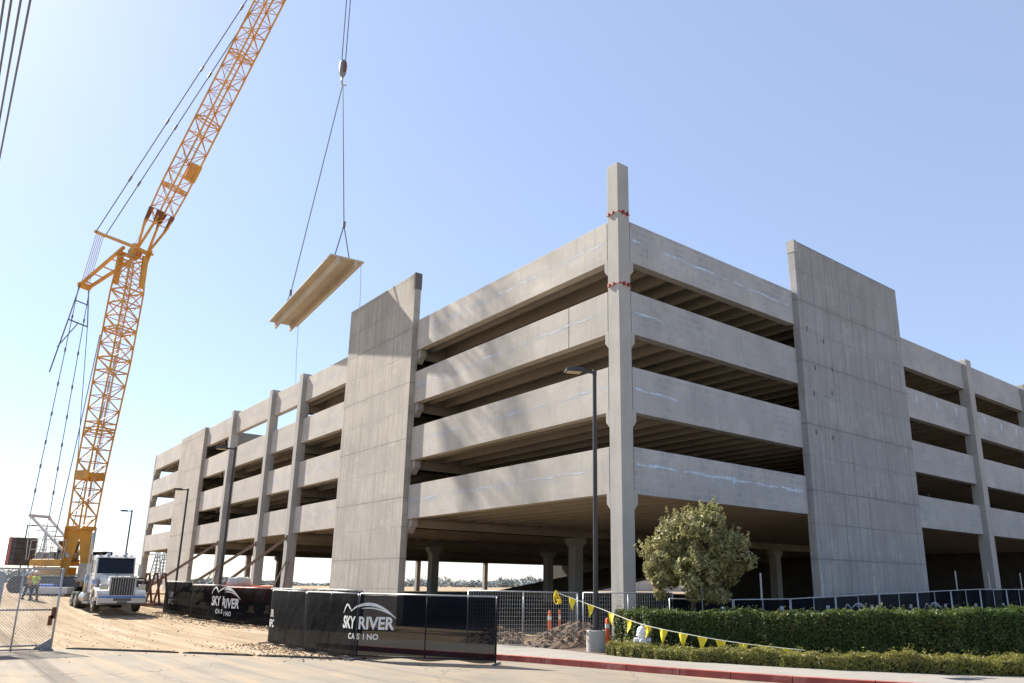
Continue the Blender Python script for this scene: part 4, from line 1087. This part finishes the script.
# ------------------------------------------------------------------ hydrant
q = w(642,650,23.35)
hy = empty('fire_hydrant', (q.x,q.y,.12), 'white fire hydrant half hidden between the low and tall hedges', 'fire hydrant', rz=LAMPROT)
MB().tube([(0,0,0),(0,0,.05),(0,0,.06),(0,0,.56),(0,0,.58),(0,0,.63)], [.18,.18,.13,.13,.18,.18], 18).build('barrel', M['hydrant'], hy, smooth=False)
MB().tube([(0,0,.63),(0,0,.68),(0,0,.78),(0,0,.84),(0,0,.86)], [.17,.165,.14,.09,.05], 18).tube([(0,0,.86),(0,0,.91)], .035, 5).build('bonnet', M['hydrant'], hy, smooth=True)
MB().tube([(-.12,0,.45),(-.25,0,.45)], .08, 12).tube([(.12,0,.45),(.25,0,.45)], .08, 12).tube([(0,-.1,.42),(0,-.25,.42)], .10, 14).build('outlet', M['hydrant'], hy)

# ------------------------------------------------------------------ pennant line
pts = [w(557,593,25.9), w(596.5,607.5,25.0), w(640,624,23.3), w(690,635,22.2), w(745,644,21.5), w(804,650.5,20.9)]
pn = empty('pennant_line', tuple(pts[0]), 'yellow triangular pennants on a cord slanting down across the hedges', 'pennant line')
o3 = pts[0]
def cr_(t):
    n = len(pts)-1; t *= n; i = min(int(t), n-1); t -= i
    p0, p1, p2, p3 = pts[max(i-1,0)], pts[i], pts[i+1], pts[min(i+2,n)]
    return .5*((2*p1)+(p2-p0)*t+(2*p0-5*p1+4*p2-p3)*t*t+(3*p1-p0-3*p2+p3)*t**3)
MB().tube([cr_(k/60)-o3 for k in range(61)], .012, 5).build('cord', M['cord'], pn)
camr = Vector((.777,-.629,0)); camf = Vector((.629,.777,0))
def proj_x(P):
    d = P-Vector((-20.119,-20.3645,2.1)); D = d.dot(camf)*.9677+d.z*.252; return 547.9+753*d.dot(camr)/D
k_ = 0
for pxs in (574,592.5,614,631,649,665,685,704,723,745,766,789):
    t = min(np.linspace(0,1,400), key=lambda t: abs(proj_x(cr_(t))-pxs)); p_ = cr_(t); t2 = cr_(min(1,t+.004)); dirv = (t2-p_).normalized()
    rs = random.Random(k_); tw = rs.uniform(-.5,.5); wv = .15; hv = rs.uniform(.36,.42)
    if k_ > 8: hv *= .7
    f = MB(); sidev = Vector((0,0,0))
    nu, nv = 4, 6; grid = []
    perp = dirv.cross(Vector((0,0,1))).normalized()
    for j in range(nv+1):
        s_ = j/nv
        for i in range(nu+1):
            a_ = (i/nu*2-1)*wv*(1-s_)
            b_ = perp*(math.sin(s_*2.4+tw*3)*.05*s_*2 + tw*.12*s_) + perp*(.03*math.sin(i*1.5+k_)*(1-s_))
            f.v.append(tuple(p_ - o3 + dirv*(a_+tw*.08*s_) + Vector((0,0,-hv*s_)) + b_))
    for j in range(nv):
        for i in range(nu): q = j*(nu+1)+i; f.f.append((q,q+1,q+nu+2,q+nu+1)); f.mi.append(0)
    f.build('pennant', M['pennant'], pn, smooth=True, fix=False); k_ += 1
kn = MB(); kp = Vector((0,0,-.02))
for j in range(3):
    kn.tube([kp+Vector((.10*math.cos(a+j)*(1+.2*j)-.05, -.05*j, -.13+.22*math.sin(a)*(1-.1*j))) for a in np.linspace(0,6.0,12)], .018, 5)
kn.build('tied_tail', M['pennant'], pn)

# ------------------------------------------------------------------ foliage
def leaves_mesh(P, Nrm, size, name, mat, parent, elong=1.7):
    """P (n,3) centres, Nrm (n,3) preferred normals; small folded quads"""
    n = len(P); rv = RNG.normal(size=(n,3)); nn_ = Nrm + rv*.75; nn_ /= np.linalg.norm(nn_,axis=1)[:,None]
    t = np.cross(nn_, RNG.normal(size=(n,3))); t /= np.linalg.norm(t,axis=1)[:,None]; b = np.cross(nn_, t)
    s = (size*RNG.uniform(.6,1.3,n))[:,None]
    V = np.empty((n,4,3)); V[:,0] = P-t*s*elong; V[:,1] = P+b*s*.55+nn_*s*.15; V[:,2] = P+t*s*elong; V[:,3] = P-b*s*.55+nn_*s*.15
    me = bpy.data.meshes.new(name); me.vertices.add(n*4); me.vertices.foreach_set('co', V.reshape(-1))
    me.loops.add(n*4); me.loops.foreach_set('vertex_index', np.arange(n*4)); me.polygons.add(n)
    me.polygons.foreach_set('loop_start', np.arange(n)*4); me.materials.append(mat); me.update(calc_edges=True)
    o = bpy.data.objects.new(name, me); COL.objects.link(o)
    if parent: o.parent = parent
    return o
def hedge(path, depth, z0, ztop, label, nleaf, size, mat, group=None):
    """path: front edge (smooth), depth to the side away from the road; ztop function of fraction"""
    pts = [Vector(p) for p in path]; us = [0]
    for i in range(1,len(pts)): us.append(us[-1]+(pts[i]-pts[i-1]).length)
    L = us[-1]; us = np.array(us); X = np.array([p.x for p in pts]); Y = np.array([p.y for p in pts])
    TX = np.gradient(X, us); TY = np.gradient(Y, us); n_ = np.hypot(TX,TY); TX /= n_; TY /= n_
    t = empty('hedge', (pts[0].x,pts[0].y,z0), label, 'hedge', group)
    O = np.array([pts[0].x,pts[0].y,z0])
    def place(u, d, z):
        x = np.interp(u,us,X); y = np.interp(u,us,Y); tx = np.interp(u,us,TX); ty = np.interp(u,us,TY)
        return np.stack([x - ty*d, y + tx*d, z],-1), np.stack([-ty,tx],-1), np.stack([tx,ty],-1)
    # core
    c = MB(); N = 60; ins = .10
    for i in range(N+1):
        u = ins+(L-2*ins)*i/N; zt = ztop(u/L)-ins
        for d, z in ((ins,z0-.05),(ins,zt),(depth-ins,zt),(depth-ins,z0-.05)):
            p, _, _ = place(np.array([u]), np.array([d]), np.array([z])); c.v.append(tuple(p[0]-O))
    for i in range(N):
        for k in range(3): a = i*4+k; c.f.append((a,a+4,a+5,a+1)); c.mi.append(0)
    c.f += [(0,1,2,3),(N*4+3,N*4+2,N*4+1,N*4)]; c.mi += [0,0]
    c.build('branches', M['hcore'], t)
    per = []
    H = np.mean([ztop(.1),ztop(.9)])-z0
    areas = np.array([L*H, L*depth, L*H*.4, depth*H, depth*H]); cnt = (nleaf*areas/areas.sum()).astype(int)
    Ps = []; Ns = []
    for k, n in enumerate(cnt):
        u = RNG.uniform(0,L,n); r1 = RNG.uniform(0,1,n)
        lump = .045*np.sin(u*1.7)+.04*np.sin(u*5.3)+.035*np.sin(u*13.1+1)+.02*np.sin(u*29)
        inw = np.abs(RNG.normal(0,.05,n))-.035
        if k == 0:
            z = z0+(np.vectorize(ztop)(u/L)-z0)*r1; d = inw+lump*.8+.03*np.sin(z*9+u*3); p, nv, tv = place(u,d,z); N3 = np.stack([-nv[:,0],-nv[:,1],np.full(n,.35)],-1)
        elif k == 1:
            d = depth*r1; z = np.vectorize(ztop)(u/L)-inw+lump*.7+.025*np.sin(d*8+u*4); stick = RNG.uniform(0,1,n) < .06; z = z+stick*RNG.uniform(0,.16,n)*(np.sin(u*7.7)+np.sin(u*3.1) > 0); p, nv, tv = place(u,d,z); N3 = np.stack([0*u,0*u,np.ones(n)],-1)
        elif k == 2:
            z = z0+(np.vectorize(ztop)(u/L)-z0)*r1; p, nv, tv = place(u,depth-inw,z); N3 = np.stack([nv[:,0],nv[:,1],np.full(n,.3)],-1)
        else:
            uu = np.full(n, 0 if k == 3 else L)+(inw if k == 3 else -inw); d = depth*RNG.uniform(0,1,n); z = z0+(ztop(0 if k == 3 else 1)-z0)*r1; p, nv, tv = place(uu,d,z); N3 = np.stack([tv[:,0]*(-1 if k == 3 else 1),tv[:,1]*(-1 if k == 3 else 1),np.full(n,.3)],-1)
        Ps.append(p-O); Ns.append(N3)
    leaves_mesh(np.concatenate(Ps), np.concatenate(Ns), size, 'foliage', mat, t)
    return t
LH = smooth_path([(-3.75,-3.0),(-3.85,-4.72),(-2.93,-7.35),(-1.93,-9.6),(-.7,-11.5),(.5,-12.9),(2.6,-15.3),(5,-18)], 8)
TH = smooth_path([(-2.15,-1.7),(-2.45,-4.1),(-1.55,-6.8),(-.6,-8.8),(.5,-10.6),(1.7,-11.9),(4.0,-14.3),(6.8,-17.0)], 8)
hedge(LH, .85, .12, lambda t: .42+.18*t, 'low clipped light green hedge along the sidewalk', 62000, .021, M['leaf_l'])
hedge(TH, 1.25, .10, lambda t: 1.27+.42*min(1,t*1.15), 'tall clipped dark green hedge behind the low one', 105000, .028, M['leaf_h'])

def tree():
    o = Vector((-.55,-3.75,0)); t = empty('tree', tuple(o), 'small round olive green tree before the corner of the garage', 'tree')
    tk_ = MB(); tk_.tube([(0,0,-.1),(.02,0,.6),(-.03,.03,1.2),(0,0,1.9)], [.11,.09,.08,.07], 10)
    rs = np.random.default_rng(21); cl = []
    C0 = np.array([0,0,3.22])
    E_ = np.array([.777,-.629,0]); F_ = np.array([.629,.777,0])
    lobes = [tuple(np.array(q_)*np.array([.86,.86,1,.86,1])) for q_ in [(.35,0,3.55,1.2,20),(-1.0,.1,2.95,.85,12),(-.45,-.3,3.7,.8,8),(.55,.1,4.35,.55,6),(1.25,-.1,3.1,.75,10),(0,-.5,2.35,1.0,14),(-.9,.2,2.2,.6,6),(1.0,.2,2.25,.7,7),(.2,.9,3.0,1.0,8)]]
    lobes = [(a_,b_,2.9+(c_-2.9)*.88,d_,int(e_)) for a_,b_,c_,d_,e_ in lobes]
    for (le,lf,lz,lr,ln_) in lobes:
        for k in range(ln_):
            v = rs.normal(size=3); v /= np.linalg.norm(v); p = E_*le+F_*lf+np.array([0,0,lz]) + v*lr*rs.uniform(.3,1)**.5*np.array([1,1,.9]); p[2] = max(p[2],1.75)
            cl.append((p, rs.uniform(.2,.42)))
    for k in range(22):
        a = cl[k*2][0]; m_ = C0*.4+np.array([0,0,1.3*.6])+a*.1; tk_.tube([(0,0,1.6+.02*k), tuple(np.array([0,0,2.2])*.5+a*.5), tuple(a)], [.05,.03,.012], 6)
    tk_.build('trunk', M['bark'], t, smooth=True)
    P = []; Nn = []
    for p, r in cl:
        n = int(470*r/.42)
        # upright sprigs
        v = rs.normal(size=(n,3)); v /= np.linalg.norm(v,axis=1)[:,None]; rr = rs.uniform(.25,1,n)**.5
        P.append(p + v*(rr*r)[:,None]*np.array([1,1,.85])); Nn.append(v+np.array([0,0,.4]))
    for k in range(300):
        v = rs.normal(size=3); v /= np.linalg.norm(v); v[2] = abs(v[2])*.9+.0 if rs.uniform() < .7 else v[2]
        le,lf,lz,lr,_ = lobes[rs.integers(len(lobes))]; b = E_*le+F_*lf+np.array([0,0,lz]) + v*lr*np.array([.98,.98,.95]); d = v*.6+np.array([0,0,.9]); d /= np.linalg.norm(d); L = rs.uniform(.2,.62); n = 24
        s_ = rs.uniform(0,1,n)[:,None]; P.append(b + d*L*s_ + rs.normal(0,.045,(n,3))*(1.2-s_)); Nn.append(rs.normal(size=(n,3))+v)
    P = np.concatenate(P); Nn = np.concatenate(Nn)
    ph = np.sin(P[:,0]*5+1)*np.sin(P[:,1]*4.4+2)*np.sin(P[:,2]*5.2)
    keep = ph > -.42; P = P[keep]; Nn = Nn[keep]
    leaves_mesh(P, Nn, .046, 'crown', M['leaf_t'], t, 1.9)
tree()

# ------------------------------------------------------------------ distance
def tree_band(y0, n, label):
    m_P = []; 
    xs_ = RNG.uniform(-420,900,n)
    return xs_
# ragged distant tree line all round the horizon, leaf clumps of varied height
P = []
for k in range(900):
    a = RNG.uniform(R(-5),R(112)); D = RNG.uniform(330,520); h_ = RNG.uniform(1.5,4.2)*(1+.5*math.sin(a*9)+.3*math.sin(a*31)); r_ = RNG.uniform(2.5,6)
    c = np.array([-20+math.cos(a)*D, -20+math.sin(a)*D, 1.2+h_*.45]); n = 110
    v = RNG.normal(size=(n,3)); v /= np.linalg.norm(v,axis=1)[:,None]; P.append(c+v*np.array([r_,r_,h_*.55])*RNG.uniform(.5,1,(n,1)))
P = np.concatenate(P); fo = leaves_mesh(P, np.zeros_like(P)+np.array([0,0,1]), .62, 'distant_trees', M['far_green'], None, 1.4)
tag(fo, 'hazy low line of far off trees on the horizon', 'distant trees', kind='stuff')
def pylon(px_, D, H, label):
    q = w(px_, 585, D); t = MB(); z0 = 1.2
    for a,b in ((-1,-1),(1,-1),(1,1),(-1,1)): t.bar((a*H*.09,b*H*.09,0),(a*H*.03,b*H*.03,H*.6),.25); t.bar((a*H*.03,b*H*.03,H*.6),(0,0,H),.2)
    for k in range(8):
        z = H*.6*k/8; z2 = H*.6*(k+1)/8; s1 = H*.09-H*.06*k/8; s2 = H*.09-H*.06*(k+1)/8
        for (a,b),(c_,d_) in (((-1,-1),(1,-1)),((1,-1),(1,1)),((1,1),(-1,1)),((-1,1),(-1,-1))): t.bar((a*s1,b*s1,z),(c_*s2,d_*s2,z2),.12)
    for z, l in ((.62,.2),(.76,.24),(.9,.18)): t.bar((-H*l,0,H*z),(H*l,0,H*z),.25); t.bar((-H*l,0,H*z),(0,0,H*(z+.05)),.12); t.bar((H*l,0,H*z),(0,0,H*(z+.05)),.12)
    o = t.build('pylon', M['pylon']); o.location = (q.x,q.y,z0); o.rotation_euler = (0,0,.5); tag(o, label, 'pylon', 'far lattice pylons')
pylon(153,230,14,'left of two tiny lattice pylons seen under the far end of the garage')
pylon(160,250,14,'right of two tiny lattice pylons seen under the far end of the garage')
pylon(36,300,22,'faint lattice pylon behind the crane deck')
# overhead wires, upper left
for i, (x, z) in enumerate(((-20.27,12.0),(-20.40,12.0),(-20.53,12.0),(-20.63,12.0))):
    s = MB(); s.tube([(x-.15,-70,z+.8),(x,-6,z),(x+.02,40,z+.6)], .02, 5)
    tag(s.build('overhead_wire', M['rope']), ['rightmost overhead wire at the upper left picture corner','second overhead wire from the right at the upper left corner','third overhead wire from the right at the upper left corner','leftmost overhead wire at the upper left picture corner'][i], 'overhead wire', 'overhead wires at upper left')

# ------------------------------------------------------------------ camera, light, sky
cam = bpy.data.cameras.new('camera'); co = bpy.data.objects.new('camera', cam); COL.objects.link(co); sc.camera = co
cam.sensor_fit = 'HORIZONTAL'; cam.sensor_width = 36; cam.lens = 752.975/1024*36
cam.shift_x = -(547.8866-512)/1024; cam.shift_y = (389.9259-341.5)/1024
cam.clip_start = .05; cam.clip_end = 9000
yaw, pit, rol = .891, .2547, .0103
fw = Vector((math.cos(yaw)*math.cos(pit), math.sin(yaw)*math.cos(pit), math.sin(pit))); r0 = Vector((math.sin(yaw), -math.cos(yaw), 0)); u0 = r0.cross(fw)
rr = r0*math.cos(rol)+u0*math.sin(rol); uu = u0*math.cos(rol)-r0*math.sin(rol)
Mx = Matrix((rr, uu, -fw)).transposed().to_4x4(); Mx.translation = Vector((-20.119,-20.3645,2.1)); co.matrix_world = Mx

AZ, EL = R(12.3), R(39.8)       # sun stands towards +Y, turned 11 deg to -X
tosun = Vector((-math.sin(AZ)*math.cos(EL), math.cos(AZ)*math.cos(EL), math.sin(EL)))
sun = bpy.data.lights.new('sun', 'SUN'); sun.energy = 5.0; sun.angle = R(.5); sun.color = (1,.93,.82)
so = bpy.data.objects.new('sun', sun); COL.objects.link(so); so.rotation_euler = tosun.to_track_quat('Z','Y').to_euler()
wd = bpy.data.worlds.new('World'); sc.world = wd; wd.use_nodes = True
nt = wd.node_tree; bg = nt.nodes['Background']; sky = nt.nodes.new('ShaderNodeTexSky'); sky.sky_type = 'NISHITA'; sky.sun_disc = False
sky.sun_elevation = EL; sky.sun_rotation = -AZ; sky.altitude = 10; sky.air_density = 1.0; sky.dust_density = .35; sky.ozone_density = 1.5
mxs = nt.nodes.new('ShaderNodeMix'); mxs.data_type = 'RGBA'; mxs.inputs[0].default_value = .40   # thin even summer haze over the blue
nt.links.new(sky.outputs[0], mxs.inputs[6]); mxs.inputs[7].default_value = (3.9,4.75,6.9,1)
nt.links.new(mxs.outputs[2], bg.inputs[0]); bg.inputs[1].default_value = .068
sc.view_settings.view_transform = 'Standard'; sc.view_settings.look = 'None'; sc.view_settings.gamma = 1; sc.view_settings.exposure = 1.38
sc.cycles.max_bounces = 8; sc.cycles.transparent_max_bounces = 12
